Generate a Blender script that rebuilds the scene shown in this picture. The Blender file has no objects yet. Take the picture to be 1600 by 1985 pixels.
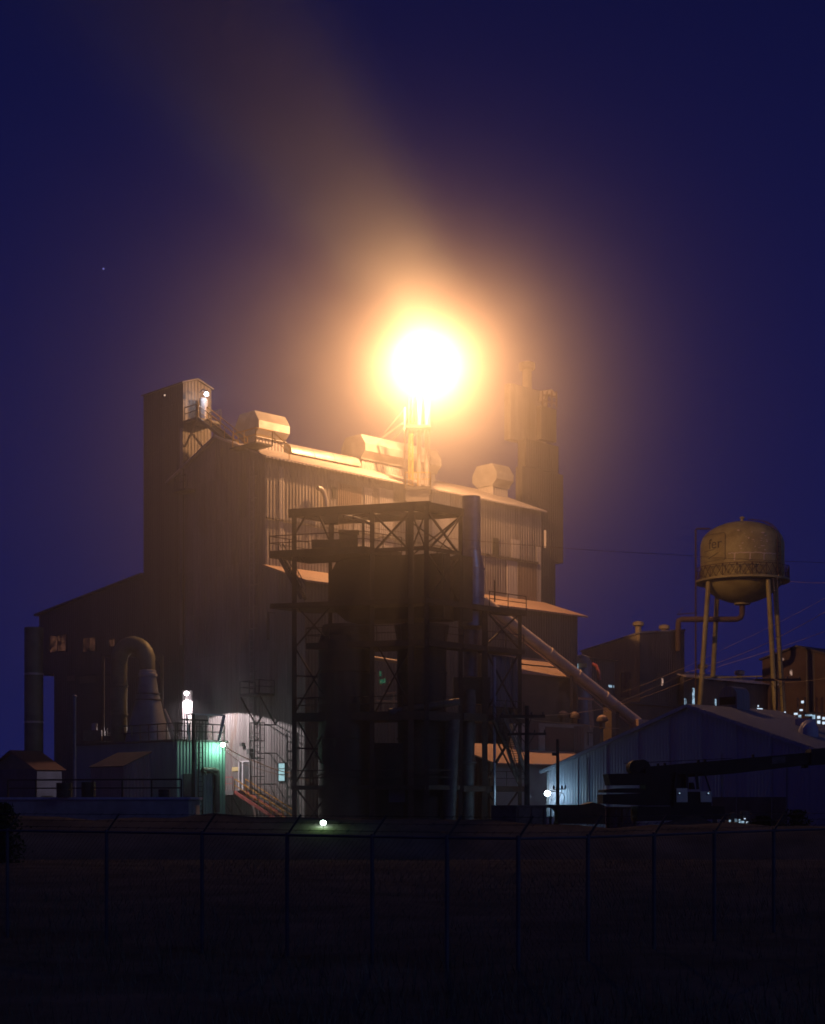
import bpy, bmesh, math, random
from mathutils import Vector, Matrix
random.seed(11)
S = bpy.context.scene
COL = S.collection
PI = math.pi

# ------------------------------------------------------------------ camera
FPX, HZ, EYE = 2986.0, 1553.0, 2.7        # focal length and horizon in photo pixels, eye height
cam_data = bpy.data.cameras.new('camera')
cam = bpy.data.objects.new('camera', cam_data)
COL.objects.link(cam)
cam.location = (0, 0, EYE)
cam.rotation_euler = (PI/2, 0, 0)
cam_data.sensor_fit = 'VERTICAL'
cam_data.sensor_height = 36.0
cam_data.sensor_width = 29.0
cam_data.lens = 36.0*FPX/1985.0
cam_data.shift_y = (HZ-992.5)/1985.0
cam_data.clip_end = 3000
S.camera = cam

# ------------------------------------------------------------------ night sky
world = bpy.data.worlds.new('World')
S.world = world
world.use_nodes = True
wn, wl = world.node_tree.nodes, world.node_tree.links
wn.clear()
w_out = wn.new('ShaderNodeOutputWorld')
w_bg = wn.new('ShaderNodeBackground')
w_tc = wn.new('ShaderNodeTexCoord')
w_sep = wn.new('ShaderNodeSeparateXYZ')
w_ramp = wn.new('ShaderNodeValToRGB')
w_ramp.color_ramp.elements[0].position = 0.0
w_ramp.color_ramp.elements[0].color = (0.0075, 0.0098, 0.074, 1)
w_ramp.color_ramp.elements[1].position = 0.62
w_ramp.color_ramp.elements[1].color = (0.0022, 0.0031, 0.026, 1)
e = w_ramp.color_ramp.elements.new(0.28); e.color = (0.0046, 0.0064, 0.057, 1)
wl.new(w_tc.outputs['Generated'], w_sep.inputs[0])
wl.new(w_sep.outputs['Z'], w_ramp.inputs['Fac'])
wl.new(w_ramp.outputs['Color'], w_bg.inputs['Color'])
w_dusk = wn.new('ShaderNodeMapRange')                     # the last of the dusk stands behind the photographer
w_dusk.interpolation_type = 'SMOOTHSTEP'
w_dusk.inputs['From Min'].default_value = 0.1; w_dusk.inputs['From Max'].default_value = -0.9
w_dusk.inputs['To Min'].default_value = 1.0; w_dusk.inputs['To Max'].default_value = 1.5
wl.new(w_sep.outputs['Y'], w_dusk.inputs['Value'])
wl.new(w_dusk.outputs['Result'], w_bg.inputs['Strength'])
wl.new(w_bg.outputs[0], w_out.inputs['Surface'])

# last twilight / moon from the right of the photographer
moon_data = bpy.data.lights.new('moon', 'SUN')
moon_data.energy = 0.13
moon_data.color = (0.35, 0.5, 1.0)
moon_data.angle = math.radians(12)
moon = bpy.data.objects.new('moon', moon_data)
COL.objects.link(moon)
moon.rotation_euler = Vector((-0.70, 0.55, -0.45)).to_track_quat('-Z', 'Y').to_euler()

S.view_settings.view_transform = 'Standard'
S.view_settings.look = 'None'
S.view_settings.exposure = 0.0
S.view_settings.gamma = 1.0
S.view_settings.use_curve_mapping = False
S.cycles.use_denoising = True
S.cycles.max_bounces = 3
S.cycles.diffuse_bounces = 1
S.cycles.use_adaptive_sampling = True
S.cycles.adaptive_threshold = 0.02
S.cycles.adaptive_min_samples = 20
S.cycles.glossy_bounces = 2
S.cycles.transmission_bounces = 3
S.cycles.transparent_max_bounces = 8
S.cycles.volume_bounces = 0
S.cycles.filter_width = 1.7
S.cycles.sample_clamp_indirect = 4.0

# ------------------------------------------------------------------ placing helpers
def P(px, py, D):
    return Vector(((px-800)/FPX*D, D, EYE+(HZ-py)/FPX*D))
def ZY(py, D): return EYE+(HZ-py)/FPX*D
UD = Vector((0.7206, 0.6934, 0)); VD = Vector((-0.6934, 0.7206, 0)); ZD = Vector((0, 0, 1))
CORNER = Vector((-11.84, 124.0, 0))
def ST(s, t, z): return CORNER+UD*s+VD*t+ZD*z
class Plane:                                     # a vertical plane through o along d; turns a pixel into a point on it
    def __init__(self, o, d): self.o, self.d = o, d
    def k(self, px):
        q = (px-800)/FPX
        return (q*self.o.y-self.o.x)/(self.d.x-q*self.d.y)
    def at(self, px, py):
        p = self.o+self.d*self.k(px)
        return Vector((p.x, p.y, EYE+(HZ-py)/FPX*p.y))
GE = Plane(CORNER, VD)                           # gable end of the big building
def GEo(d): return Plane(CORNER-UD*d, VD)        # the same, d metres nearer
MW = Plane(CORNER, UD)                           # its long front wall
def MWo(d): return Plane(CORNER-VD*d, UD)

WORLDLOC = {}
class MB:
    def __init__(self): self.v = []; self.f = []
    def add(self, vs, fs):
        n = len(self.v); self.v += [Vector(p) for p in vs]; self.f += [tuple(i+n for i in f) for f in fs]; return self
    def prism(self, pts, off):
        n = len(pts); off = Vector(off); pts = [Vector(p) for p in pts]
        fs = [tuple(range(n)), tuple(range(2*n-1, n-1, -1))]+[(i, (i+1) % n, n+(i+1) % n, n+i) for i in range(n)]
        return self.add(pts+[p+off for p in pts], fs)
    def box(self, c, ax, ay, az):                # centre and three half-axis vectors
        c = Vector(c); vs = []
        for k in (-1, 1):
            for (i, j) in ((-1, -1), (1, -1), (1, 1), (-1, 1)): vs.append(c+ax*i+ay*j+az*k)
        return self.add(vs, [(3, 2, 1, 0), (4, 5, 6, 7), (0, 1, 5, 4), (1, 2, 6, 5), (2, 3, 7, 6), (3, 0, 4, 7)])
    def abox(self, x0, x1, y0, y1, z0, z1):
        return self.box(((x0+x1)/2, (y0+y1)/2, (z0+z1)/2), Vector(((x1-x0)/2, 0, 0)), Vector((0, (y1-y0)/2, 0)), Vector((0, 0, (z1-z0)/2)))
    def bar(self, a, b, w, h=None):
        a, b = Vector(a), Vector(b); h = h or w; d = (b-a)
        L = d.length; d.normalize()
        side = d.cross(ZD)
        if side.length < 1e-3: side = Vector((1, 0, 0))
        side.normalize(); up = side.cross(d)
        return self.box((a+b)/2, side*w/2, d*L/2, up*h/2)
    def ring(self, c, ax, ay, r, n): return [c+ax*r*math.cos(2*PI*i/n)+ay*r*math.sin(2*PI*i/n) for i in range(n)]
    def path(self, pts, r, n=8, cap=True):
        pts = [Vector(p) for p in pts]; rs = r if isinstance(r, (list, tuple)) else [r]*len(pts)
        base = len(self.v); vs = []; fs = []; prev = None
        for i, p in enumerate(pts):
            d = (pts[min(i+1, len(pts)-1)]-pts[max(i-1, 0)]).normalized()
            if prev is None:
                ax = d.cross(ZD)
                if ax.length < 1e-3: ax = Vector((1, 0, 0))
            else: ax = prev-d*prev.dot(d)
            ax.normalize(); prev = ax; ay = d.cross(ax)
            vs += self.ring(p, ax, ay, rs[i], n)
        for i in range(len(pts)-1):
            for j in range(n):
                fs.append((i*n+j, i*n+(j+1) % n, (i+1)*n+(j+1) % n, (i+1)*n+j))
        if cap: fs += [tuple(range(n-1, -1, -1)), tuple((len(pts)-1)*n+j for j in range(n))]
        return self.add(vs, fs)
    def tube(self, a, b, r, r2=None, n=8): return self.path([a, b], [r, r if r2 is None else r2], n)
    def lathe(self, c, prof, n=32):
        c = Vector(c); vs = []; fs = []
        for (r, z) in prof: vs += self.ring(c+ZD*z, Vector((1, 0, 0)), Vector((0, 1, 0)), max(r, 0.002), n)
        for i in range(len(prof)-1):
            for j in range(n): fs.append((i*n+j, i*n+(j+1) % n, (i+1)*n+(j+1) % n, (i+1)*n+j))
        fs += [tuple(range(n-1, -1, -1)), tuple((len(prof)-1)*n+j for j in range(n))]
        return self.add(vs, fs)
    def ball(self, c, r, n=12, sz=1.0):
        return self.lathe(c, [(r*math.sin(PI*i/n), -r*sz*math.cos(PI*i/n)) for i in range(n+1)], n*2)
    def quad(self, a, b, c, d): return self.add([a, b, c, d], [(0, 1, 2, 3)])
    def build(self, name, mat, parent=None, smooth=False, loc=None):
        org = WORLDLOC[parent.name] if parent is not None else Vector(loc or (0, 0, 0))
        bm = bmesh.new()
        vs = [bm.verts.new(p-org) for p in self.v]
        for f in self.f:
            try: bm.faces.new([vs[i] for i in f])
            except ValueError: pass
        bmesh.ops.recalc_face_normals(bm, faces=bm.faces)
        if smooth:
            for f in bm.faces: f.smooth = True
            for ed in bm.edges:
                if len(ed.link_faces) == 2 and ed.calc_face_angle(0) > 0.75: ed.smooth = False
        me = bpy.data.meshes.new(name); bm.to_mesh(me); bm.free()
        me.materials.append(mat)
        o = bpy.data.objects.new(name, me); COL.objects.link(o)
        if parent is not None: o.parent = parent
        else: o.location = org
        WORLDLOC[o.name] = org
        return o

def tag(o, label, cat, group=None, kind=None):
    o['label'] = label; o['category'] = cat
    if group: o['group'] = group
    if kind: o['kind'] = kind
    return o
def thing(name, label, cat, loc, group=None):
    o = bpy.data.objects.new(name, None); COL.objects.link(o)
    o.location = loc; o.empty_display_size = 0.2
    WORLDLOC[o.name] = Vector(loc)
    return tag(o, label, cat, group)
def struct(o, kind='structure'):
    o['kind'] = kind; return o
def copy_tree(o, parent=None):
    c = o.copy(); COL.objects.link(c)
    if parent is not None: c.parent = parent
    for ch in list(o.children): copy_tree(ch, c)
    return c

# ------------------------------------------------------------------ materials
def new_mat(name):
    m = bpy.data.materials.new(name); m.use_nodes = True
    return m, m.node_tree.nodes, m.node_tree.links, m.node_tree.nodes['Principled BSDF']
def mth(n, l, op, a, b=None, c=None):
    x = n.new('ShaderNodeMath'); x.operation = op
    for i, v in enumerate((a, b, c)):
        if v is None: continue
        if isinstance(v, (int, float)): x.inputs[i].default_value = v
        else: l.new(v, x.inputs[i])
    return x.outputs[0]
def mixc(n, l, fac, a, b, mode='MIX'):
    x = n.new('ShaderNodeMix'); x.data_type = 'RGBA'; x.blend_type = mode
    for sock, v in ((x.inputs[0], fac), (x.inputs[6], a), (x.inputs[7], b)):
        if isinstance(v, (int, float)): sock.default_value = v
        elif isinstance(v, tuple): sock.default_value = v
        else: l.new(v, sock)
    return x.outputs[2]
def c4(c): return (c[0], c[1], c[2], 1)

def siding(name, base, dark, period=0.32, bump=0.6, streak=0.5, panel=0.25, rough=0.55, metal=0.0, axis=(0.0272, 1.414, 0), rust=0.25):
    """corrugated sheet: ribs along the wall, sheets of slightly different tone, vertical weather streaks"""
    m, n, l, b = new_mat(name)
    g = n.new('ShaderNodeNewGeometry')
    dot = n.new('ShaderNodeVectorMath'); dot.operation = 'DOT_PRODUCT'
    l.new(g.outputs['Position'], dot.inputs[0]); dot.inputs[1].default_value = axis
    x = dot.outputs['Value']
    sep = n.new('ShaderNodeSeparateXYZ'); l.new(g.outputs['Position'], sep.inputs[0])
    z = sep.outputs['Z']
    rib = mth(n, l, 'SINE', mth(n, l, 'MULTIPLY', x, 2*PI/period))
    comb = n.new('ShaderNodeCombineXYZ')
    l.new(mth(n, l, 'FLOOR', mth(n, l, 'DIVIDE', x, 1.05)), comb.inputs[0])
    l.new(mth(n, l, 'FLOOR', mth(n, l, 'DIVIDE', z, 3.7)), comb.inputs[1])
    wn_ = n.new('ShaderNodeTexWhiteNoise'); wn_.noise_dimensions = '2D'; l.new(comb.outputs[0], wn_.inputs['Vector'])
    comb2 = n.new('ShaderNodeCombineXYZ')
    l.new(mth(n, l, 'MULTIPLY', x, 1.6), comb2.inputs[0]); l.new(mth(n, l, 'MULTIPLY', z, 0.09), comb2.inputs[1])
    ns = n.new('ShaderNodeTexNoise'); ns.inputs['Scale'].default_value = 1.0; ns.inputs['Detail'].default_value = 5
    ns.inputs['Roughness'].default_value = 0.65
    l.new(comb2.outputs[0], ns.inputs['Vector'])
    ns2 = n.new('ShaderNodeTexNoise'); ns2.inputs['Scale'].default_value = 0.22; ns2.inputs['Detail'].default_value = 4
    l.new(g.outputs['Position'], ns2.inputs['Vector'])
    fac = mth(n, l, 'MULTIPLY', mth(n, l, 'SUBTRACT', ns.outputs['Fac'], 0.38), streak*3.2)
    fac = mth(n, l, 'ADD', fac, mth(n, l, 'MULTIPLY', wn_.outputs['Value'], panel))
    fac = mth(n, l, 'ADD', fac, mth(n, l, 'MULTIPLY', mth(n, l, 'SUBTRACT', ns2.outputs['Fac'], 0.5), 0.9))
    cl = n.new('ShaderNodeClamp'); l.new(fac, cl.inputs[0])
    col = mixc(n, l, cl.outputs[0], c4(base), c4(dark))
    # rust runs below the sheet laps
    comb3 = n.new('ShaderNodeCombineXYZ')
    l.new(mth(n, l, 'MULTIPLY', x, .75), comb3.inputs[0]); l.new(mth(n, l, 'MULTIPLY', z, 0.16), comb3.inputs[1])
    ns3 = n.new('ShaderNodeTexNoise'); ns3.inputs['Scale'].default_value = 1.0; ns3.inputs['Detail'].default_value = 7; ns3.inputs['Roughness'].default_value = .7
    l.new(comb3.outputs[0], ns3.inputs['Vector'])
    rc = n.new('ShaderNodeClamp'); l.new(mth(n, l, 'MULTIPLY', mth(n, l, 'SUBTRACT', ns3.outputs['Fac'], 0.56), 7.0), rc.inputs[0])
    col = mixc(n, l, mth(n, l, 'MULTIPLY', rc.outputs[0], rust), col, (base[0]*.55, base[1]*.33, base[2]*.2, 1))
    l.new(col, b.inputs['Base Color'])
    b.inputs['Roughness'].default_value = rough; b.inputs['Metallic'].default_value = metal
    bp = n.new('ShaderNodeBump'); bp.inputs['Strength'].default_value = bump; bp.inputs['Distance'].default_value = 0.06
    lap = mth(n, l, 'MULTIPLY', mth(n, l, 'LESS_THAN', mth(n, l, 'FRACT', mth(n, l, 'DIVIDE', z, 3.7)), .02), -1.2)
    dent = mth(n, l, 'MULTIPLY', ns2.outputs['Fac'], 3.0)
    l.new(mth(n, l, 'ADD', mth(n, l, 'ADD', rib, mth(n, l, 'MULTIPLY', wn_.outputs['Value'], .8)), mth(n, l, 'ADD', lap, dent)), bp.inputs['Height']); l.new(bp.outputs[0], b.inputs['Normal'])
    return m
def rough_mat(name, base, dark, scale=1.2, rough=0.7, metal=0.0, bump=0.15, contrast=1.6):
    m, n, l, b = new_mat(name)
    tc = n.new('ShaderNodeNewGeometry')
    ns = n.new('ShaderNodeTexNoise'); ns.inputs['Scale'].default_value = scale; ns.inputs['Detail'].default_value = 6
    ns.inputs['Roughness'].default_value = 0.65
    l.new(tc.outputs['Position'], ns.inputs['Vector'])
    f = n.new('ShaderNodeClamp'); l.new(mth(n, l, 'ADD', mth(n, l, 'MULTIPLY', mth(n, l, 'SUBTRACT', ns.outputs['Fac'], 0.5), contrast*2), 0.5), f.inputs[0])
    l.new(mixc(n, l, f.outputs[0], c4(base), c4(dark)), b.inputs['Base Color'])
    b.inputs['Roughness'].default_value = rough; b.inputs['Metallic'].default_value = metal
    if bump:
        bp = n.new('ShaderNodeBump'); bp.inputs['Strength'].default_value = bump; bp.inputs['Distance'].default_value = 0.05
        l.new(ns.outputs['Fac'], bp.inputs['Height']); l.new(bp.outputs[0], b.inputs['Normal'])
    return m
def glow(name, color, strength):
    m, n, l, b = new_mat(name)
    b.inputs['Base Color'].default_value = (0.02, 0.02, 0.02, 1)
    b.inputs['Emission Color'].default_value = c4(color)
    b.inputs['Emission Strength'].default_value = strength
    return m
def streaky_glow(name, color, strength, scale=3.0):
    """a lit, dirty opening: the glass is bright in patches"""
    m, n, l, b = new_mat(name)
    g = n.new('ShaderNodeNewGeometry')
    ns = n.new('ShaderNodeTexNoise'); ns.inputs['Scale'].default_value = scale; ns.inputs['Detail'].default_value = 3
    l.new(g.outputs['Position'], ns.inputs['Vector'])
    f = n.new('ShaderNodeClamp'); l.new(mth(n, l, 'MULTIPLY', mth(n, l, 'SUBTRACT', ns.outputs['Fac'], 0.38), 4.0), f.inputs[0])
    b.inputs['Base Color'].default_value = (0.02, 0.02, 0.02, 1)
    b.inputs['Emission Color'].default_value = c4(color)
    l.new(mth(n, l, 'MULTIPLY', f.outputs[0], strength), b.inputs['Emission Strength'])
    return m

M = {}
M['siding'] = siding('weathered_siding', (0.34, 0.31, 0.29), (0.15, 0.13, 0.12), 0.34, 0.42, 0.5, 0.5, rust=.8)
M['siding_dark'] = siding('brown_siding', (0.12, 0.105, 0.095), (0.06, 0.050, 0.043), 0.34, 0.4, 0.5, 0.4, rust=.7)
M['siding_pale'] = siding('pale_siding', (0.47, 0.44, 0.43), (0.30, 0.27, 0.26), 0.34, 0.5, 0.4, 0.2)
M['patch'] = siding('new_sheet', (0.50, 0.47, 0.47), (0.36, 0.33, 0.33), 0.22, 0.8, 0.3, 0.2)
M['rust_patch'] = siding('rusty_sheet', (0.28, 0.20, 0.16), (0.14, 0.10, 0.08), 0.22, 0.9, 0.6, 0.3)
M['roof'] = siding('metal_roof', (0.55, 0.50, 0.47), (0.34, 0.29, 0.26), 0.4, 0.35, 0.5, 0.2, rough=0.45)
M['roof_rust'] = siding('rusted_roof', (0.50, 0.34, 0.25), (0.32, 0.20, 0.14), 0.4, 0.35, 0.5, 0.2)
M['shed_wall'] = siding('shed_siding', (0.36, 0.38, 0.46), (0.30, 0.32, 0.39), 0.25, 0.3, 0.2, 0.10)
M['shed_roof'] = siding('shed_roofing', (0.20, 0.22, 0.24), (0.12, 0.13, 0.14), 0.3, 0.4, 0.4, 0.2)
M['green_wall'] = siding('green_siding', (0.27, 0.42, 0.36), (0.17, 0.28, 0.24), 0.28, 0.6, 0.4, 0.2)
M['olive'] = siding('olive_siding', (0.48, 0.40, 0.22), (0.30, 0.25, 0.13), 0.3, 0.5, 0.4, 0.2)
M['purple_siding'] = siding('grey_panel', (0.22, 0.20, 0.24), (0.12, 0.11, 0.13), 0.28, 0.9, 0.4, 0.3)
M['steel'] = rough_mat('rusty_steel', (0.085, 0.042, 0.026), (0.035, 0.018, 0.012), 2.5, 0.75)
M['steel_grey'] = rough_mat('grey_steel', (0.11, 0.10, 0.10), (0.05, 0.045, 0.042), 2.5, 0.6)
M['vessel'] = rough_mat('dark_vessel', (0.070, 0.040, 0.027), (0.030, 0.018, 0.013), 0.8, 0.7)
M['stack'] = rough_mat('grey_paint_steel', (0.34, 0.36, 0.40), (0.22, 0.23, 0.26), 1.1, 0.34, 0.55, 0.06)
M['galv'] = rough_mat('galvanised', (0.50, 0.48, 0.46), (0.32, 0.30, 0.28), 1.3, 0.45, 0.3, 0.08)
M['duct'] = rough_mat('olive_duct', (0.18, 0.18, 0.12), (0.10, 0.10, 0.07), 0.9, 0.55, 0.2, 0.08)
M['cone'] = rough_mat('pale_duct', (0.24, 0.26, 0.30), (0.13, 0.14, 0.16), 0.9, 0.5, 0.2, 0.08)
M['tube'] = rough_mat('conveyor_tube', (0.62, 0.50, 0.41), (0.42, 0.32, 0.25), 0.7, 0.55, 0.0, 0.1)
M['tank'] = rough_mat('tank_paint', (0.36, 0.33, 0.14), (0.22, 0.19, 0.075), 0.55, 0.6, 0.0, 0.1, 1.8)
M['scab'] = rough_mat('peeled_paint', (0.60, 0.52, 0.42), (0.45, 0.38, 0.30), 1.5, 0.7)
M['tank_text'] = rough_mat('sign_paint', (0.05, 0.045, 0.035), (0.09, 0.08, 0.06), 3.0, 0.7, 0, 0)
M['concrete'] = rough_mat('concrete', (0.32, 0.31, 0.30), (0.19, 0.185, 0.18), 0.7, 0.85)
M['pale_wall'] = rough_mat('pale_render', (0.36, 0.35, 0.30), (0.24, 0.23, 0.20), 0.5, 0.8)
M['brown_wall'] = rough_mat('brown_wall', (0.15, 0.10, 0.08), (0.09, 0.06, 0.05), 0.4, 0.8)
M['wood'] = rough_mat('pole_wood', (0.07, 0.055, 0.045), (0.035, 0.028, 0.022), 3.0, 0.85)
M['black'] = rough_mat('black_metal', (0.025, 0.024, 0.023), (0.013, 0.012, 0.012), 2.0, 0.6)
M['rubber'] = rough_mat('rubber', (0.02, 0.02, 0.02), (0.012, 0.012, 0.012), 2.0, 0.85)
M['crane'] = rough_mat('crane_paint', (0.022, 0.020, 0.018), (0.012, 0.011, 0.010), 1.2, 0.75)
M['cab_paint'] = rough_mat('cab_cream', (0.72, 0.70, 0.50), (0.58, 0.56, 0.40), 1.2, 0.4, 0.0, 0.03)
M['yellow'] = rough_mat('yellow_paint', (0.72, 0.48, 0.05), (0.50, 0.30, 0.03), 2.0, 0.5)
M['red_rail'] = rough_mat('red_rail_paint', (0.60, 0.16, 0.13), (0.38, 0.09, 0.07), 2.0, 0.5)
M['orange_rail'] = rough_mat('orange_rail_paint', (0.70, 0.34, 0.04), (0.46, 0.20, 0.02), 2.0, 0.5)
M['white'] = rough_mat('white_paint', (0.78, 0.76, 0.76), (0.60, 0.58, 0.58), 1.0, 0.6)
M['cream_sign'] = rough_mat('cream_sign', (0.70, 0.58, 0.28), (0.58, 0.46, 0.2), 1.0, 0.6, 0, 0)
M['door_dark'] = rough_mat('door_dark', (0.10, 0.10, 0.10), (0.05, 0.05, 0.05), 1.0, 0.6)
M['opening'] = rough_mat('dark_opening', (0.015, 0.013, 0.012), (0.010, 0.009, 0.008), 1.0, 0.9, 0, 0)
M['fence'] = rough_mat('fence_galvanised', (0.08, 0.08, 0.095), (0.045, 0.045, 0.053), 2.0, 0.7, 0.0, 0.0)
M['ground'] = rough_mat('earth', (0.12, 0.11, 0.098), (0.06, 0.056, 0.05), 0.35, 0.95, 0, 0.6, 1.5)
M['grass'] = rough_mat('dry_grass', (0.16, 0.145, 0.11), (0.08, 0.075, 0.057), 0.8, 0.9, 0, 0)
M['leaf'] = rough_mat('leaf', (0.045, 0.06, 0.03), (0.02, 0.03, 0.014), 2.0, 0.8, 0, 0)
M['wire'] = rough_mat('wire', (0.30, 0.22, 0.14), (0.2, 0.14, 0.09), 2.0, 0.5, 0.2, 0)
M['house_roof'] = siding('orange_roof', (0.22, 0.09, 0.045), (0.13, 0.055, 0.03), 0.3, 0.4, 0.5, 0.2)
M['blue_wall'] = rough_mat('blue_wall', (0.10, 0.10, 0.15), (0.06, 0.06, 0.09), 0.8, 0.8)
M['pink_lens'] = glow('lamp_glow_pink', (1.0, 0.86, 0.92), 40)
M['white_lens'] = glow('lamp_glow_white', (0.86, 0.88, 1.0), 40)
M['green_lens'] = glow('lamp_glow_green', (0.75, 1.0, 0.85), 30)
M['cyan_lens'] = glow('lamp_glow_cyan', (0.75, 0.92, 1.0), 40)
M['warm_lens'] = glow('lamp_glow_warm', (1.0, 0.75, 0.5), 300)
M['cyan_pane'] = glow('lit_pane', (0.42, 0.72, 0.78), 0.85)
M['orange_pane'] = streaky_glow('orange_lit_pane', (1.0, 0.40, 0.22), 0.06, 1.6)
M['teal_pane'] = streaky_glow('teal_lit_pane', (0.10, 0.75, 0.42), 0.14, 3.0)
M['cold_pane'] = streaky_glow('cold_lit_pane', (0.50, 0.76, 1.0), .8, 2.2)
M['pink_pane'] = streaky_glow('pink_lit_pane', (1.0, 0.62, 0.48), .55, 2.2)
M['spark'] = glow('tiny_light', (1.0, 0.7, 0.5), 1.2)
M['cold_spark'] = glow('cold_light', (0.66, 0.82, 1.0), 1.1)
M['star'] = glow('star_light', (0.35, 0.35, 1.0), .5)

def lamp_light(parent, loc, power, color, radius=0.2, kind='POINT', aim=None, angle=148, blend=0.06):
    d = bpy.data.lights.new('lamp_light', kind)
    d.energy = power; d.color = color; d.shadow_soft_size = radius
    o = bpy.data.objects.new('lamp_light', d); COL.objects.link(o)
    o.parent = parent; o.location = Vector(loc)-WORLDLOC[parent.name]
    if kind == 'SPOT':
        d.spot_size = math.radians(angle); d.spot_blend = blend
        o.rotation_euler = Vector(aim).to_track_quat('-Z', 'Y').to_euler()
    return o

for k_ in ('ground', 'grass', 'leaf'): M[k_].node_tree.nodes['Principled BSDF'].inputs['Specular IOR Level'].default_value = 0.0
# ------------------------------------------------------------------ building blocks
def railing(mb, pts, h=1.05, r=0.03, step=1.4, mid=True):
    pts = [Vector(p) for p in pts]
    for a, b in zip(pts[:-1], pts[1:]):
        mb.bar(a+ZD*h, b+ZD*h, r*2)
        if mid: mb.bar(a+ZD*h*.52, b+ZD*h*.52, r*1.6)
        k = max(1, round((b-a).length/step))
        for i in range(k+1):
            p = a.lerp(b, i/k); mb.bar(p, p+ZD*h, r*2)
    return mb
def stair(mb, a, b, wv, steps=None, rail=1.0):
    """a top, b bottom, wv the width vector; stringers, treads and two handrails"""
    a, b, wv = Vector(a), Vector(b), Vector(wv)
    steps = steps or max(3, int(abs(a.z-b.z)/0.22))
    for o in (Vector((0, 0, 0)), wv):
        mb.bar(a+o, b+o, 0.08, 0.26)
        if rail:
            mb.bar(a+o+ZD*rail, b+o+ZD*rail, 0.05); mb.bar(a+o+ZD*rail*.5, b+o+ZD*rail*.5, 0.04)
            for i in range(4):
                p = a.lerp(b, i/3)+o; mb.bar(p, p+ZD*rail, 0.05)
    run = (b-a); run.z = 0; run.normalize()
    for i in range(1, steps):
        p = a.lerp(b, i/steps)+wv*.5
        mb.box(p, wv*.49, run*.12, ZD*.02)
    return mb
def ladder(mb, a, b, wv, step=0.33, r=0.03):
    a, b, wv = Vector(a), Vector(b), Vector(wv)
    mb.bar(a, b, r*2); mb.bar(a+wv, b+wv, r*2)
    n = int((b-a).length/step)
    for i in range(1, n):
        p = a.lerp(b, i/n); mb.bar(p, p+wv, r*1.4)
    return mb
def cage(mb, a, b, wv, out, step=1.2, r=0.02):
    """hoops and straps round a ladder; out points away from the wall"""
    a, b, wv, out = Vector(a), Vector(b), Vector(wv), Vector(out)
    n = max(1, int((b-a).length/step)); c = wv*.5
    arc = [(-1.0, 0.0), (-1.05, .5), (-.6, .95), (0, 1.1), (.6, .95), (1.05, .5), (1.0, 0.0)]
    for i in range(n+1):
        p = a.lerp(b, i/n)+c
        mb.path([p+wv*.5*x*1.15+out*y for x, y in arc], r, 4)
    for x, y in arc[1:-1]:
        mb.bar(a+c+wv*.5*x*1.15+out*y, b+c+wv*.5*x*1.15+out*y, r*2)
    return mb
def cross_brace(mb, a, b, c, d, w=0.09):
    """a-c and b-d are the diagonals of the panel a b c d"""
    mb.bar(a, c, w); mb.bar(b, d, w*.99); return mb
def block_pts(pl, pc, pr, D):
    """near corner seen at px pc, depth D; left face along VD to px pl, right face along UD to px pr"""
    c = P(pc, HZ, D); c.z = 0
    b = Plane(c, VD).k(pl); a = Plane(c, UD).k(pr)
    return c, a, b
def block(mb, c, a, b, z0, zc, zu=None, zv=None, zuv=None):
    zu = zc if zu is None else zu; zv = zc if zv is None else zv; zuv = zu+zv-zc if zuv is None else zuv
    q = [c, c+UD*a, c+UD*a+VD*b, c+VD*b]; zz = [zc, zu, zuv, zv]
    vs = [p+ZD*z0 for p in q]+[p+ZD*z for p, z in zip(q, zz)]
    return mb.add(vs, [(3, 2, 1, 0), (4, 5, 6, 7), (0, 1, 5, 4), (1, 2, 6, 5), (2, 3, 7, 6), (3, 0, 4, 7)])
def wall_rect(mb, pl, x0, y0, x1, y1, proud=0.04, nrm=None):
    """a thin slab on a wall plane, from pixel corner to pixel corner"""
    A, B = pl.at(x0, y0), pl.at(x1, y0)
    z0 = pl.at((x0+x1)/2, y1).z; z1 = pl.at((x0+x1)/2, y0).z
    A.z = B.z = z0
    n = nrm if nrm is not None else Vector((0, -1, 0))
    mb.prism([A, B, B+ZD*(z1-z0), A+ZD*(z1-z0)], n*proud); return mb

# ================================================================== GROUND
gm = MB()
xs = [-900, -300, -120, -80]+[x*4-60 for x in range(31)]+[80, 120, 300, 900]
ys = [-200, -40, 0, 8]+[10+2.5*i for i in range(26)]+[80, 100, 150, 220, 400, 1500]
rnd = random.Random(3)
gv = []
for y in ys:
    for x in xs:
        z = 0.0
        if -60 < x < 60 and 9 < y < 70: z = 0.07*math.sin(x*.37+y*.21)+0.05*math.sin(x*1.1-y*.6)+rnd.uniform(-.04, .04)
        gv.append((x, y, z))
nx = len(xs)
gm.add(gv, [(j*nx+i, j*nx+i+1, (j+1)*nx+i+1, (j+1)*nx+i) for j in range(len(ys)-1) for i in range(nx-1)])
g = struct(gm.build('ground', M['ground'], smooth=True)); g['label'] = 'dark bare ground stretching from the foreground under the plant'

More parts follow.
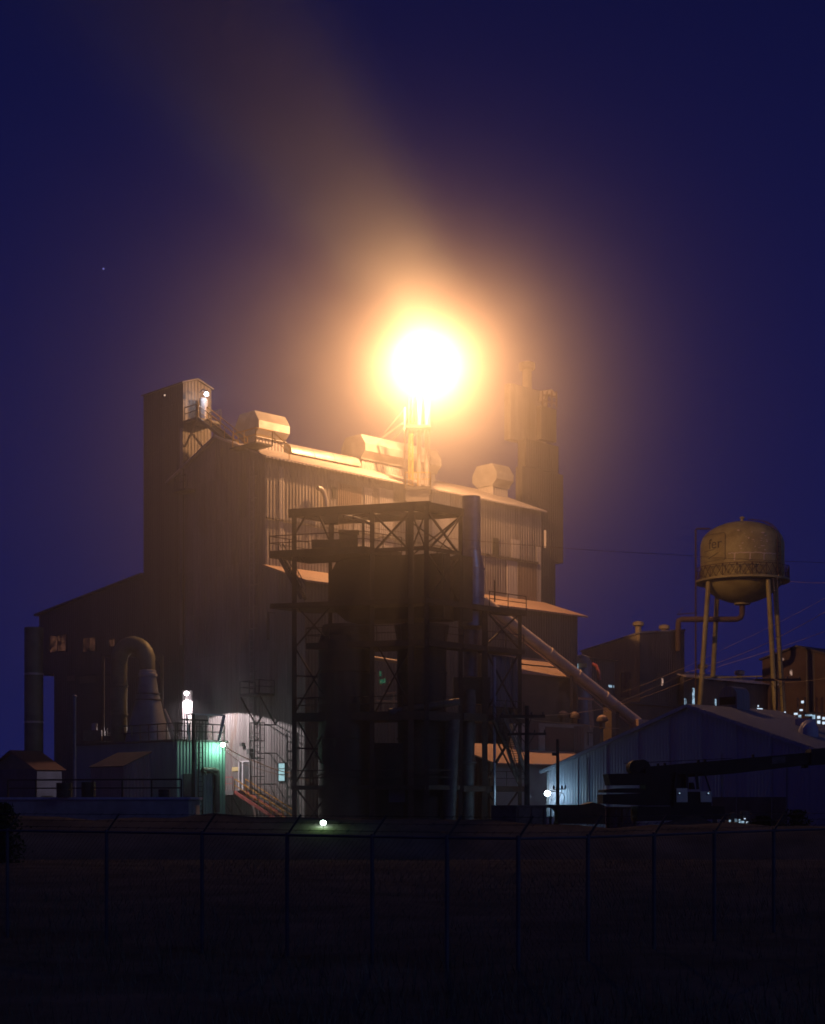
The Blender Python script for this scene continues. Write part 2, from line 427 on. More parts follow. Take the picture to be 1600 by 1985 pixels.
bm_ = MB(); bxs = [-70+2*i for i in range(71)]
sec = []
for x in bxs:
    h = 1.92 if x < -4 else (1.92-0.45*min(1, (x+4)/14))
    h += 0.10*math.sin(x*.5)+0.06*math.sin(x*1.7)+rnd.uniform(-.05, .05)
    sec.append([(x, 71, -.05), (x, 73.2, h*.55), (x, 75.5, h*.95), (x, 77.5, h), (x, 79, h*.9), (x, 84, -.05)])
vv = [p for s in sec for p in s]
bm_.add(vv, [(i*6+j, (i+1)*6+j, (i+1)*6+j+1, i*6+j+1) for i in range(len(bxs)-1) for j in range(5)])
b = struct(bm_.build('earth_bank', M['ground'], smooth=True)); b['label'] = 'low dark earth bank between the fence and the plant'

# ================================================================== MAIN PROCESSING BUILDING
b0 = thing('processing_building', 'tall corrugated metal processing building with roof vents, behind the steel frame', 'factory building', CORNER)
def tz(s, prof): return [ST(s, t, z) for t, z in prof]
mb = MB(); mb.prism(tz(0, [(0, 0), (0, 30.4), (6.5, 33.0), (13, 30.4), (13, 0)]), UD*33.5); mb.build('wall', M['siding'], b0)
mb = MB(); mb.prism(tz(-.3, [(-.5, 30.25), (-.5, 30.40), (6.5, 33.22), (13.5, 30.40), (13.5, 30.25), (6.5, 33.05)]), UD*34.1); mb.build('roof', M['roof'], b0)
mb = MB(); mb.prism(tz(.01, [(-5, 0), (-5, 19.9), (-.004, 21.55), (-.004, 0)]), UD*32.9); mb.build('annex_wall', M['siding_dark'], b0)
mb = MB(); mb.prism(tz(-.06, [(-5.02, 0), (-5.02, 19.88), (-.004, 21.54), (-.004, 0)]), UD*.055); mb.build('end_wall', M['siding'], b0)  # paler sheet on the lamp-lit end, annex side darker: light put into the tones
mb = MB(); mb.prism(tz(-.35, [(-5.5, 19.77), (-5.5, 19.92), (-.01, 21.74), (-.01, 21.60)]), UD*34.2); mb.build('annex_roof', M['roof_rust'], b0)
def monitor(s0, s1, h0=31.9, hw=1.62, top=35.25, t0=5.0):
    mid = h0+1.25; oc = [(t0-hw*.62, mid), (t0-hw, mid+.55), (t0-hw, mid+1.2), (t0-hw*.62, top), (t0+hw*.62, top), (t0+hw, mid+1.2), (t0+hw, mid+.55), (t0+hw*.62, mid)]
    body = MB(); body.prism(tz(s0, oc), UD*(s1-s0)); o = body.build('roof_vent', M['galv'], b0)
    nk = MB(); nk.prism(tz(s0+.15, [(t0-hw*.60, h0-.9), (t0-hw*.60, mid-.003), (t0+hw*.60, mid-.003), (t0+hw*.60, h0-.9)]), UD*(s1-s0-.3)); nk.build('vent_neck', M['siding_pale'], o)
    lip = MB(); lip.prism(tz(s0-.05, [(t0-hw*.72, mid-.09), (t0-hw*.72, mid-.02), (t0-hw*.60, mid-.02), (t0-hw*.60, mid-.09)]), UD*(s1-s0+.1)); lip.build('drip_edge', M['galv'], o)
monitor(2.0, 5.3); monitor(13.9, 23.4); monitor(30.9, 33.3)
mb = MB()
hr = [(4.6+.95*math.cos(PI*i/10), 32.25+.95*math.sin(PI*i/10)) for i in range(11)]
mb.prism(tz(5.75, hr), UD*7.9)
for s in (8.3, 10.6): mb.prism(tz(s, [(4.6+.985*math.cos(PI*i/10), 32.25+.985*math.sin(PI*i/10)) for i in range(11)]), UD*.10)
mb.build('ridge_duct', M['galv'], b0, smooth=True)
# sheets patched over the long wall
nM = -VD
for (x0, y0, x1, y1, m) in ((983, 1088, 1003, 1162, 'patch'), (1004, 1092, 1045, 1166, 'rust_patch'), (991, 1046, 1007, 1086, 'patch'), (541, 905, 549, 1075, 'patch'), (706, 946, 722, 1075, 'patch'), (735, 948, 762, 1072, 'patch'), (838, 955, 872, 1070, 'patch'), (1040, 1060, 1048, 1168, 'patch'), (655, 940, 700, 985, 'rust_patch')):
    q = MB(); wall_rect(q, MW, x0, y0, x1, y1, .05, nM); q.build('cladding_panel', M[m], b0)
for (x0, y0, x1, y1) in ((955, 1043, 966, 1075), (644, 944, 651, 966)):
    q = MB(); wall_rect(q, MW, x0, y0, x1, y1, .06, nM); q.build('window', M['opening'], b0)
mb = MB(); mw1 = MWo(.12)
mb.bar(mw1.at(517, 1003), mw1.at(1044, 1091), .14); mb.bar(mw1.at(940, 1075), mw1.at(1044, 1092.5), .10)
mb.build('wall_rail', M['siding_dark'], b0)
mb = MB(); mw3 = MWo(.5)
mb.path([mw3.at(632, 982), mw3.at(631, 966), mw3.at(628, 955), mw3.at(623, 948), mw3.at(616, 946)], .2, 10); mb.build('vent_pipe', M['galv'], b0, smooth=True)
mb = MB(); mb.bar(MWo(.12).at(1057, 1028), MWo(.12).at(1057, 1062), .2); mb.build('wall_light_strip', M['patch'], b0)
# gable end details: ladder, platform, window, door, landing and stair
nG = -UD
ge1 = GEo(.35)
mb = MB(); ladder(mb, ge1.at(484, 1470), ge1.at(484, 895), VD*-.55, .45, .032)
for i in range(14):
    p = ge1.at(484, 1470-i*42); mb.bar(p, p+UD*.33, .05); mb.bar(p-VD*.55, p-VD*.55+UD*.33, .05)
mb.build('ladder', M['galv'], b0)
mb = MB(); ge2 = GEo(1.3); ladder(mb, ge2.at(499, 1585), ge2.at(499, 1400), VD*-.9, .5, .03)
cage(mb, ge2.at(499, 1540), ge2.at(499, 1402), VD*-.9, -UD*.9, 1.25, .028)
for y in (1405, 1460, 1520):
    p = ge2.at(499, y); mb.bar(p, p+UD*1.28, .07); mb.bar(p-VD*.9, p-VD*.9+UD*1.28, .07)
mb.build('caged_ladder', M['steel_grey'], b0)
mb = MB(); pz = GE.at(510, 1347).z
a_, b_ = GE.k(497), GE.k(534)
mb.prism([ST(-.03, a_, pz-.15), ST(-.03, b_, pz-.15), ST(-1.7, b_, pz-.15), ST(-1.7, a_, pz-.15)], ZD*.18)
mb.bar(ST(-.05, a_, pz-2.4), ST(-1.6, a_, pz-.2), .1); mb.bar(ST(-.05, b_, pz-2.4), ST(-1.6, b_, pz-.2), .1)
railing(mb, [ST(-.1, a_, pz), ST(-1.65, a_, pz), ST(-1.65, b_, pz), ST(-.1, b_, pz)])
mb.build('wall_platform', M['steel_grey'], b0)
ge6 = GEo(.065)
q = MB(); wall_rect(q, ge6, 541.5, 1480, 553.5, 1513.5, .05, nG); win = q.build('window', M['cyan_pane'], b0); win['label'] = 'small window lit pale cyan'
q = MB()
for (x0, y0, x1, y1) in ((540, 1478.5, 541.4, 1515), (553.6, 1478.5, 555, 1515), (541.4, 1478.5, 553.6, 1479.9), (541.4, 1513.6, 553.6, 1515), (541.5, 1489.5, 553.5, 1491), (541.5, 1500.5, 553.5, 1502)):
    wall_rect(q, ge6, x0, y0, x1, y1, .09, nG)
q.build('frame', M['steel_grey'], win)
q = MB(); wall_rect(q, GE, 466, 1477, 485, 1531, .06, nG); door = q.build('door', M['door_dark'], b0)
q = MB()
for (x0, y0, x1, y1) in ((464.5, 1475, 466, 1531), (471, 1477, 473.5, 1531), (485, 1475, 486.4, 1531), (466, 1475, 485, 1477)): wall_rect(q, GE, x0, y0, x1, y1, .10, nG)
q.build('frame', M['white'], door)
q = MB(); wall_rect(q, GE, 451, 1487, 463.5, 1495, .06, nG); q.build('sign_plate', M['cream_sign'], b0)
for (x0, y0, x1, y1) in ((470, 1440, 475, 1447), (484, 1452, 492, 1462)):
    q = MB(); wall_rect(q, GE, x0, y0, x1, y1, .3, nG); q.build('wall_box', M['steel_grey'], b0)
lz = GE.at(460, 1533).z
t0_, t1_ = GE.k(436), GE.k(483)
mb = MB(); mb.prism([ST(-.03, t0_, lz-.35), ST(-.03, t1_, lz-.35), ST(-1.6, t1_, lz-.35), ST(-1.6, t0_, lz-.35)], ZD*.35)
land = mb.build('landing', M['concrete'], b0)
mb = MB(); railing(mb, [ST(-1.55, t0_, lz), ST(-1.55, t1_+.1, lz)], 1.1, .035, 1.2); mb.build('handrail', M['red_rail'], land)
mb = MB()
for t in (t0_-.3, (t0_+t1_)/2, t1_+.3):
    mb.bar(ST(-1.5, t, lz-.36), ST(-1.5, t, 0), .12); mb.bar(ST(-.2, t, 1.2), ST(-1.5, t, lz-.4), .09)
mb.build('leg', M['steel_grey'], land)
bt = GEo(1.5).k(550); bot = ST(-1.5, bt, .9); topp = ST(-1.5, t1_-.05, lz-.1)
mb = MB(); stair(mb, topp, bot, UD*1.1, 15, 0); mb.build('stair', M['red_rail'], b0)
mb = MB()
for o in (Vector((0, 0, 0)), UD*1.1):
    mb.bar(topp+o+ZD*1.05, bot+o+ZD*1.05, .07); mb.bar(topp+o+ZD*.55, bot+o+ZD*.55, .05)
    for i in range(5):
        p = topp.lerp(bot, i/4)+o; mb.bar(p, p+ZD*1.05, .06)
mb.build('handrail', M['orange_rail'], b0)
# roof-edge platform at the gable end
mb = MB()
pz2 = 31.55
mb.prism([ST(-.9, .1, pz2-.12), ST(-.9, 3.6, pz2-.12), ST(.9, 3.6, pz2-.12), ST(.9, .1, pz2-.12)], ZD*.12)
mb.build('roof_platform', M['steel_grey'], b0)
mb = MB(); railing(mb, [ST(-.85, 3.2, pz2), ST(-.85, .15, pz2), ST(.85, .15, pz2), ST(2.3, -.2, 30.5)], 1.1, .035, 1.3); mb.build('roof_railing', M['yellow'], b0)

# ================================================================== ELEVATOR TOWER
t0b = thing('elevator_tower', 'narrow tall siding tower with gabled top and stair landing, left of the roof vents', 'tower', ST(0, 14, 0))
mb = MB()
g0, g1 = 11.2, 17.2
prof = [(-.06, 0), (-.06, 38.55), (1.42, 39.05), (2.9, 38.55), (2.9, 0)]
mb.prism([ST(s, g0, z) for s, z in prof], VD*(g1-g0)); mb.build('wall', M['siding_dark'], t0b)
mb = MB(); mb.prism([ST(s, g0-.12, z) for s, z in ((-.25, 38.50), (-.25, 38.62), (1.42, 39.22), (3.1, 38.62), (3.1, 38.50), (1.42, 39.08))], VD*(g1-g0+.24)); mb.build('roof', M['steel_grey'], t0b)
lzt = 35.3
mb = MB(); mb.prism([ST(-.05, g0-.02, lzt-.2), ST(2.6, g0-.02, lzt-.2), ST(2.6, g0-1.9, lzt-.2), ST(-.05, g0-1.9, lzt-.2)], ZD*.2)
mb.bar(ST(.1, g0-.02, lzt-2.2), ST(.1, g0-1.8, lzt-.2), .12); mb.bar(ST(2.4, g0-.02, lzt-2.2), ST(2.4, g0-1.8, lzt-.2), .12)
mb.build('landing', M['steel_grey'], t0b)
for s_ in (0, 2.55):
    mb = MB(); railing(mb, [ST(s_, g0-.1, lzt), ST(s_, g0-1.85, lzt)], 1.1, .035); mb.build('railing', M['steel_grey'], t0b)
mb = MB(); stair(mb, ST(.1, g0-1.9, lzt-.1), ST(.1, 3.7, pz2), UD*.95, 16, 0); mb.build('stair', M['steel_grey'], t0b)
mb = MB()
sa, sb = ST(.1, g0-1.9, lzt), ST(.1, 3.7, pz2+.1)
for o in (Vector((0, 0, 0)), UD*.95):
    mb.bar(sa+o+ZD*1.05, sb+o+ZD*1.05, .06); mb.bar(sa+o+ZD*.55, sb+o+ZD*.55, .05)
    for i in range(4):
        p = sa.lerp(sb, i/3)+o; mb.bar(p, p+ZD*1.05, .07)
mb.build('handrail', M['yellow'], t0b)
mb = MB(); mb.tube(ST(1.6, g0-.65, lzt), ST(1.6, g0-.65, lzt+2.05), .36, n=16); mb.build('riser_duct', M['siding_pale'], t0b, smooth=True)
mb = MB(); railing(mb, [ST(-1.0, g0-.1, 29.2), ST(-1.0, g0-1.7, 29.2)], 1.1, .04); mb.prism([ST(-.06, g0+.2, 29.0), ST(-1.1, g0+.2, 29.0), ST(-1.1, g0-1.8, 29.0), ST(-.06, g0-1.8, 29.0)], ZD*.16); mb.build('lower_platform', M['steel_grey'], t0b)
q = MB(); wall_rect(q, GEo(.06), 319, 765, 321, 767.5, .04, nG); q.build('indicator_light', M['spark'], t0b)
mb = MB(); mb.bar(GEo(.15).at(352, 830), GEo(.15).at(352, 1250), .25); mb.build('corner_pipe', M['siding'], t0b)

def lamp(name, label, cat, pos, lens, r, power, color, group=None, bracket=None, hood=True, **kw):
    t = thing(name, label, cat, pos, group)
    m_ = MB(); m_.ball(pos, r, 8, .85); m_.build('lamp_lens', M[lens], t, smooth=True)
    if hood:
        h = MB(); h.lathe(Vector(pos)+ZD*(r*.78), [(r*1.15, 0), (r*1.05, r*.25), (r*.5, r*.6), (r*.2, r*.75)], 16); h.build('lamp_hood', M['steel_grey'], t, smooth=True)
    if bracket:
        k = MB(); k.path([Vector(p) for p in bracket], .05, 6); k.build('lamp_arm', M['steel_grey'], t)
    off = kw.pop('off', Vector((0, -r*1.4, -.05)))
    lamp_light(t, Vector(pos)+off, power, color, **kw)
    return t
LG = 'floodlights burning around the plant'
lp = P(400.5, 764, ST(.9, g0-.7, 0).y-.2)
lamp('floodlight', 'bluish white floodlight on the landing at the top of the narrow tower', 'lamp', lp, 'white_lens', .18, 75, (.86, .86, 1.0), LG, [lp+Vector((0, 0, .3)), lp+Vector((-.3, .3, .5)), lp+Vector((-.7, .6, .3))], off=Vector((.1, -.4, -.1)))

# ================================================================== CONVEYOR GALLERY (left lean-to)
cg = thing('conveyor_gallery', 'dark sloping-roofed gallery running off the left side of the narrow tower', 'gallery building', ST(2, 26, 0))
zA, zB = ZY(1112, GE.at(281, 1112).y), GE.at(78, 1190).z
tA, tB = 17.21, GE.k(78)
zb = GE.at(90, 1308).z; tL = GE.k(107)
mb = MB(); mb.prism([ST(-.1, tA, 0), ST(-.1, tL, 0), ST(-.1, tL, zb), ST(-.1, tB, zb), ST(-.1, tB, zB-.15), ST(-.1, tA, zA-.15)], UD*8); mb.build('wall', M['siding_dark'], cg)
mb = MB(); mb.prism([ST(-.4, tA, zA-.13), ST(-.4, tB+.5, zB-.19), ST(-.4, tB+.5, zB), ST(-.4, tA, zA+.05)], UD*8.6); mb.build('roof', M['steel_grey'], cg)
gp = GEo(.1)
for (x0, y0, x1, y1) in ((98, 1232, 129, 1263), (163, 1237, 186, 1262), (214, 1240, 224, 1253)):
    q = MB(); wall_rect(q, gp, x0, y0, x1, y1, .05, nG); w = q.build('window', M['orange_pane'], cg)
    q = MB()
    for a4 in ((x0-1.2, y0-1, x0, y1+1), (x1, y0-1, x1+1.2, y1+1), (x0, y0-1.2, x1, y0), (x0, y1, x1, y1+1.2), ((x0+x1)/2-.5, y0, (x0+x1)/2+.5, y1)): wall_rect(q, gp, *a4, .09, nG)
    q.build('frame', M['steel_grey'], w)
for (x0, y0, x1, y1) in ((131, 1310, 147, 1320), (155, 1310, 186, 1324)):
    q = MB(); wall_rect(q, gp, x0, y0, x1, y1, .04, nG); q.build('wall_panel', M['rust_patch'], cg)
mb = MB(); mb.bar(GEo(.25).at(150, 1308), GEo(.25).at(270, 1308), .18); mb.build('wall_beam', M['steel_grey'], cg)

# ================================================================== LEFT CHIMNEY
def chim(name, label, px0, px1, top, D, mat, band=()):
    x = P((px0+px1)/2, HZ, D); x.z = 0; r = (px1-px0)/2/FPX*D; z = ZY(top, D)
    t = thing(name, label, 'chimney', x)
    m_ = MB(); m_.lathe(x, [(r, 0), (r, z), (r*.88, z), (r*.88, z-.5)], 28); m_.build('stack_shell', M[mat], t, smooth=True)
    for y in band:
        m_ = MB(); zz = ZY(y, D); m_.lathe(x, [(r*1.01, zz-.09), (r*1.05, zz-.08), (r*1.05, zz+.08), (r*1.01, zz+.09)], 28); m_.build('band', M['galv'], t, smooth=True)
    return t
chim('chimney', 'thick plain dark chimney at the far left with one bright band', 48, 84, 1217, 139, 'duct', (1307, 1400))

# ================================================================== SMALL HOUSE far left
c, a, b = block_pts(-20, 72, 120, 131)
hs = thing('pump_shed', 'small shed with rusty orange roof at the foot of the far left chimney', 'shed', c)
ztop = ZY(1490, 131); zr = ZY(1452, 131)
mb = MB(); block(mb, c, a, b, 0, ztop); mb.build('wall', M['blue_wall'], hs)
mb = MB(); q0 = c-UD*.3-VD*.3; A2, B2 = a+.6, b+.6
mid = [q0+VD*B2*.5+UD*0+ZD*zr, q0+VD*B2*.5+UD*A2+ZD*zr]
mb.prism([q0+ZD*(ztop-.1), q0+VD*B2*.5+ZD*zr, q0+VD*B2+ZD*(ztop-.1), q0+VD*B2*.5+ZD*(zr-.2)], UD*A2); mb.build('roof', M['house_roof'], hs)
mb = MB(); mb.prism([c+ZD*ztop, c+VD*b*.5+ZD*(zr-.22), c+VD*b+ZD*ztop], UD*.2); mb.build('gable', M['duct'], hs)
mb = MB(); mb.box(c+UD*(a*.4)-VD*.03+ZD*(ztop*.45), UD*.5, VD*.03, ZD*.7); mb.build('window', M['opening'], hs)

# ================================================================== PUMP HOUSE with ducts (left of the lit wall)
c, a, b = block_pts(145, 342, 437, 110)
ph = thing('pump_house', 'flat roofed block with green lit end wall and roof railing', 'building', c)
PHC, PHA, PHB = c.copy(), a, b
zt = ZY(1437, 110)
mb = MB(); block(mb, c, a, b, 0, zt); mb.build('wall', M['green_wall'], ph)
mb = MB(); block(mb, c-UD*.15-VD*.15, a+.3, b+.3, zt+.003, zt+.16); mb.build('roof', M['steel_grey'], ph)
rz = zt+.16
mb = MB(); railing(mb, [c+VD*9+ZD*rz, c+VD*.1+ZD*rz, c+UD*.1+ZD*rz, c+UD*(a-.1)+ZD*rz], 1.15, .04, 1.1); mb.build('railing', M['steel_grey'], ph)
# cage of vertical bars on the roof
mb = MB(); cb = Plane(c-VD*.35, UD)
for i in range(8):
    p = cb.at(357+i*6.0, 1437); p.z = rz-.2; mb.bar(p, p+ZD*1.65, .07)
e0, e1 = cb.at(353, 1437), cb.at(403, 1437); e0.z = e1.z = rz+1.4
mb.bar(e0, e1, .14, .12)
for h in (.1, .55, .95): mb.bar(e0-ZD*(1.4-h), e1-ZD*(1.4-h), .04)
mb.build('bar_cage', M['black'], ph)
# slanted sign-like steel frame
mb = MB(); q0, q1 = cb.at(362, 1384), cb.at(435, 1386.5)
mb.bar(q0, q1, .16, .12); mb.bar(q1, cb.at(424, 1438), .16); mb.bar(q0, cb.at(367, 1436), .09); mb.bar(cb.at(404, 1388), cb.at(404, 1402), .04); mb.bar(cb.at(404, 1402), cb.at(399, 1402), .04)
mb.build('roof_frame', M['white'], ph)
pw = Plane(c-VD*.22, UD)
mb = MB(); mb.path([pw.at(393, 1493), pw.at(414, 1493), pw.at(420, 1496), pw.at(421, 1503), pw.at(421, 1575)], .22, 10); mb.build('wall_pipe', M['steel_grey'], ph, smooth=True)
mb = MB(); pwl = Plane(c-VD*.12, UD); ladder(mb, pwl.at(385, 1600), pwl.at(385, 1440), UD*.4, .35, .03); mb.build('ladder', M['black'], ph)
mb = MB(); wall_rect(mb, Plane(c, UD), 355, 1500, 372, 1580, .05, -VD); mb.build('door', M['door_dark'], ph)
# lean-to on its left side
c2, a2, b2 = block_pts(176, 240, 292, 104)
lt = thing('lean_to_shed', 'small pale grey lean-to with sloping top in front of the flat roofed block', 'shed', c2)
mb = MB(); block(mb, c2, a2, b2, 0, ZY(1487, 104), ZY(1466, 104)+.3, ZY(1487, 104), ZY(1466, 104)+.3); mb.build('wall', M['purple_siding'], lt)
mb = MB(); zc_ = ZY(1487, 104)+.004; zu_ = ZY(1466, 104)+.304
vs = [c2-UD*.1-VD*.1+ZD*zc_, c2+UD*(a2+.1)-VD*.1+ZD*zu_, c2+UD*(a2+.1)+VD*(b2+.1)+ZD*zu_, c2-UD*.1+VD*(b2+.1)+ZD*zc_]
mb.prism(vs, ZD*.08); mb.build('roof', M['steel_grey'], lt)

# duct with a U bend
D = 116.0
ud = thing('exhaust_duct', 'fat olive duct bent over like a cane beside the cone hopper', 'duct', P(231, 1437, D))
pts = [P(231, 1440, D), P(231, 1350, D), P(231, 1285, D)]
for i in range(1, 10):
    an = PI-PI*i/9*.93; pts.append(P(258+27*math.cos(an), 1282-32*math.sin(an), D-.05*i))
pts += [P(286, 1300, D-.5)]
rr = [.63]*3+[.66+.0*i for i in range(9)]+[.58]
mb = MB(); mb.path(pts, rr, 20); mb.build('duct_pipe', M['duct'], ud, smooth=True)
for y in (1330, 1385):
    mb = MB(); mb.lathe(P(231, y, D), [(.63, -.08), (.70, -.06), (.70, .06), (.63, .08)], 20); mb.build('flange', M['duct'], ud, smooth=True)
cy = thing('cone_hopper', 'pale grey cone hopper widening downward under the bent duct', 'hopper', P(287, 1440, D-.6))
mb = MB(); cx = P(287, 1440, D-.6)
Z = lambda y: ZY(y, D-.6)-cx.z
mb.lathe(cx, [(1.75, 0), (1.62, Z(1425)), (1.15, Z(1380)), (.78, Z(1340)), (.62, Z(1312))], 28); mb.build('cone', M['cone'], cy, smooth=True)
mb = MB(); mb.lathe(cx, [(.64, Z(1312)), (.70, Z(1311)), (.70, Z(1306)), (.62, Z(1305)), (.62, Z(1300)), (.56, Z(1299))], 28); mb.build('collar', M['galv'], cy, smooth=True)
for y, r in ((1345, .84), (1357, .96)):
    mb = MB(); mb.lathe(cx+ZD*Z(y), [(r-.02, -.05), (r+.06, -.04), (r+.06, .04), (r-.02, .05)], 28); mb.build('hoop', M['steel_grey'], cy, smooth=True)
mb = MB(); mb.tube(P(318, 1375, D-.2), P(341, 1425, D-.2), .12); mb.build('side_pipe', M['galv'], cy)
hf = thing('hopper_frame', 'thin steel portal frame standing round the cone hopper', 'frame', P(314, 1437, D+1))
for x in (314, 200):
    mb = MB(); mb.bar(P(x, 1437, D+1), P(x, 1271, D+1), .21); mb.build('post', M['steel_grey'], hf)
mb = MB(); mb.bar(P(199, 1272, D+1), P(316, 1272, D+1), .18); mb.bar(P(300, 1275, D+.9), P(311, 1289, D+.9), .1); mb.build('cross_beam', M['steel_grey'], hf)
# extra pipes and small plant on this roof
for (x0, y0, x1, y1, m) in ((165, 1402, 200, 1437, 'steel_grey'), (205, 1420, 226, 1437, 'duct')):
    bx = thing('roof_blower', {'steel_grey': 'dark boxy blower on the flat roof left of the bent duct', 'duct': 'small olive blower box at the foot of the bent duct'}[m], 'blower', P((x0+x1)/2, y1, 117))
    A = P(x0, y1, 117); B = P(x1, y0, 117)
    mb = MB(); mb.abox(A.x, B.x, 116.4, 118, A.z, B.z*.6+A.z*.4); mb.build('housing', M[m], bx)
    mb = MB(); mb.tube(Vector(((A.x+B.x)/2, 117.2, B.z*.6+A.z*.4)), Vector(((A.x+B.x)/2, 117.2, B.z)), .22, n=12); mb.build('outlet', M['galv'], bx, smooth=True)

# white lamp column + pink floodlight throwing the shadow line on the pale wall
LP3 = GEo(4.25).at(362, 1344)
lc = thing('lamp_column', 'white square column lit from the pink floodlight on its top', 'column', Vector((LP3.x, LP3.y, 0)))
col_c = LP3+UD*.62+VD*.78
mb = MB(); mb.box(Vector((col_c.x, col_c.y, (LP3.z+.28)/2)), UD*.3, VD*.3, ZD*(LP3.z+.28)/2); mb.build('shaft', M['siding_pale'], lc)
lamp('floodlight', 'pinkish floodlight on top of the white column, above the green wall', 'lamp', LP3, 'pink_lens', .19, 3200, (1.0, .85, .90), LG, [LP3+ZD*.2, LP3+ZD*.35+UD*.3+VD*.3, LP3+UD*.4+VD*.5+ZD*.2], kind='SPOT', aim=(0.02, 0.0, -1), angle=149, blend=.05, radius=.06, off=Vector((.12, -.12, -.28)), hood=True)

LP4 = Plane(PHC-VD*.75, UD).at(432.5, 1443.5)
lamp('floodlight', 'greenish white floodlight at the top corner of the green wall', 'lamp', LP4, 'green_lens', .18, 110, (.45, 1.0, .72), LG, [LP4+ZD*.2, LP4+VD*.75+ZD*.3-UD*.3], off=Vector((-.12, -.05, -.36)), hood=True)

# ================================================================== LOADING DOCK front left
D = 95.0
A, B = P(-40, 1530, D+4), P(366, 1549, D)
dk = thing('loading_dock', 'long dark concrete dock wall with pipe railing at the lower left', 'dock', Vector((A.x, A.y, 0)))
mb = MB(); mb.prism([Vector((A.x, A.y, 0)), Vector((B.x, B.y, 0)), Vector((B.x, B.y, B.z)), Vector((A.x, A.y, B.z))], Vector((0, 5, 0))); mb.build('wall', M['concrete'], dk)
mb = MB(); mb.prism([Vector((A.x, A.y-.12, B.z-.02)), Vector((B.x+.15, B.y-.12, B.z-.02)), Vector((B.x+.15, B.y-.12, B.z+.12)), Vector((A.x, A.y-.12, B.z+.12))], Vector((0, 5.3, 0))); mb.build('coping', M['shed_wall'], dk)
mb = MB(); za = Vector((A.x, A.y, B.z+.12)); zb_ = Vector((B.x, B.y, B.z+.12))
railing(mb, [za.lerp(zb_, .14)+Vector((0, .1, 0)), zb_-(zb_-za).normalized()*.5+Vector((0, .1, 0))], 1.1, .05, 2.1); mb.build('railing', M['black'], dk)
dpost = thing('vent_post', 'tall thin dark pipe post behind the dock railing', 'post', P(145, 1540, 100))
mb = MB(); mb.tube(P(145, 1560, 100), P(145, 1352, 100), .10, n=10); mb.build('pipe', M['cone'], dpost); mb = MB(); mb.lathe(P(145, 1352, 100), [(.16, 0), (.16, .1), (.05, .2)], 10); mb.build('cap', M['cone'], dpost)
rnd = random.Random(8)
for k, (x, w, h, lab) in enumerate(((125, .5, .9, 'dark drum on the dock near the small orange roofed shed'), (172, .45, .95, 'dark drum on the dock behind the tall pipe post'), (318, .35, .5, 'short dark tub near the right end of the dock'))):
    p = P(x, 1540, 97.3); p.z = B.z+.12
    d_ = thing('drum', lab, 'drum', p, 'drums left on the dock')
    mb = MB(); mb.lathe(p, [(w, 0), (w, h), (w*.9, h), (w*.9, h-.05)], 16); mb.build('barrel', M['black'], d_, smooth=True)
    mb = MB(); mb.lathe(p, [(w, h*.45), (w+.02, h*.47), (w+.02, h*.53), (w, h*.55)], 16); mb.build('hoop', M['black'], d_)

# ================================================================== CENTRAL STEEL FRAME
DN = 106.0
N0 = P(827, HZ, DN); N0.z = 0
a17 = math.radians(17)
FL = Vector((-math.cos(a17), math.sin(a17), 0)); FR_ = Vector((math.cos(PI/4), math.sin(PI/4), 0))
FF = Plane(N0, FL); FR = Plane(N0, FR_)
fr = thing('steel_frame', 'dark open steel frame of columns, decks and braces in front of the big building', 'steel structure', N0)
def FQ(l, r, z): return N0+FL*l+FR_*r+ZD*z        # l metres to the left, r to the back right
lL = FF.k(571); lM = FF.k(722); lS = FF.k(797); rA = FR.k(893); rB = FR.k(940); rC = FR.k(1008)
ztop = ZY(973, DN); zdk = ZY(1068, DN); zd2 = ZY(1160, DN); zd3 = ZY(1240, DN); zd4 = ZY(1378, DN); zd5 = ZY(1522, DN)
def column(l, r, z0, z1, w=.34):
    w = w*.78
    m_ = MB(); m_.bar(FQ(l, r, z0), FQ(l, r, z1), w, w); m_.build('column', M['steel'], fr)
for (l, r, z1, w) in ((lL, 0, ztop-.3, .42), (lM, 0, ztop-.3, .40), (lS, 0, ztop-.3, .5), (0, 0, ztop-.3, .42), (0, rA, ztop-.3, .38), (lL, rA, ztop-.3, .36), (lM, rA, ztop-.3, .3)):
    column(l, r, 0, z1, w)
for (r, w) in ((rB, .5), (rC, .34)): column(0, r, 0, zd2, w)
column(lS*.4+lM*.6-.6, rC-2, 0, zd2, .3)
def beam(a_, b_, w, h):
    m_ = MB(); m_.bar(a_, b_, w, h); m_.build('beam', M['steel'], fr)
zt = ztop-.25
beam(FQ(lL+.4, 0, zt), FQ(-.25, 0, zt), .32, .58); beam(FQ(0, .0, zt-.003), FQ(0, rA+.2, zt-.003), .30, .5)
beam(FQ(0, rA, zt-.10), FQ(lL, rA, zt-.10), .30, .52); beam(FQ(lL, 0, zt-.01), FQ(lL, rA, zt-.01), .28, .5)
beam(FQ(lM, 0, zt-.02), FQ(lM, rA, zt-.02), .26, .4); beam(FQ(lS, 0, zt-.03), FQ(lS, rA, zt-.03), .24, .4)
beam(FQ(lM-.5, .2, zt-.05), FQ(lL-1.5, rA-.2, zt-.05), .2, .25)
zm = ZY(1062, DN)
beam(FQ(lM, 0, zm), FQ(0, 0, zm), .2, .26); beam(FQ(0, 0, zm-.01), FQ(0, rA, zm-.01), .2, .26); beam(FQ(lM, rA, zm-.3), FQ(0, rA, zm-.3), .2, .24)
def brace(l0, r0, z0, l1, r1, z1, w=.11):
    m_ = MB(); cross_brace(m_, FQ(l0, r0, z0), FQ(l1, r1, z0), FQ(l1, r1, z1), FQ(l0, r0, z1), w); m_.build('brace', M['steel'], fr)
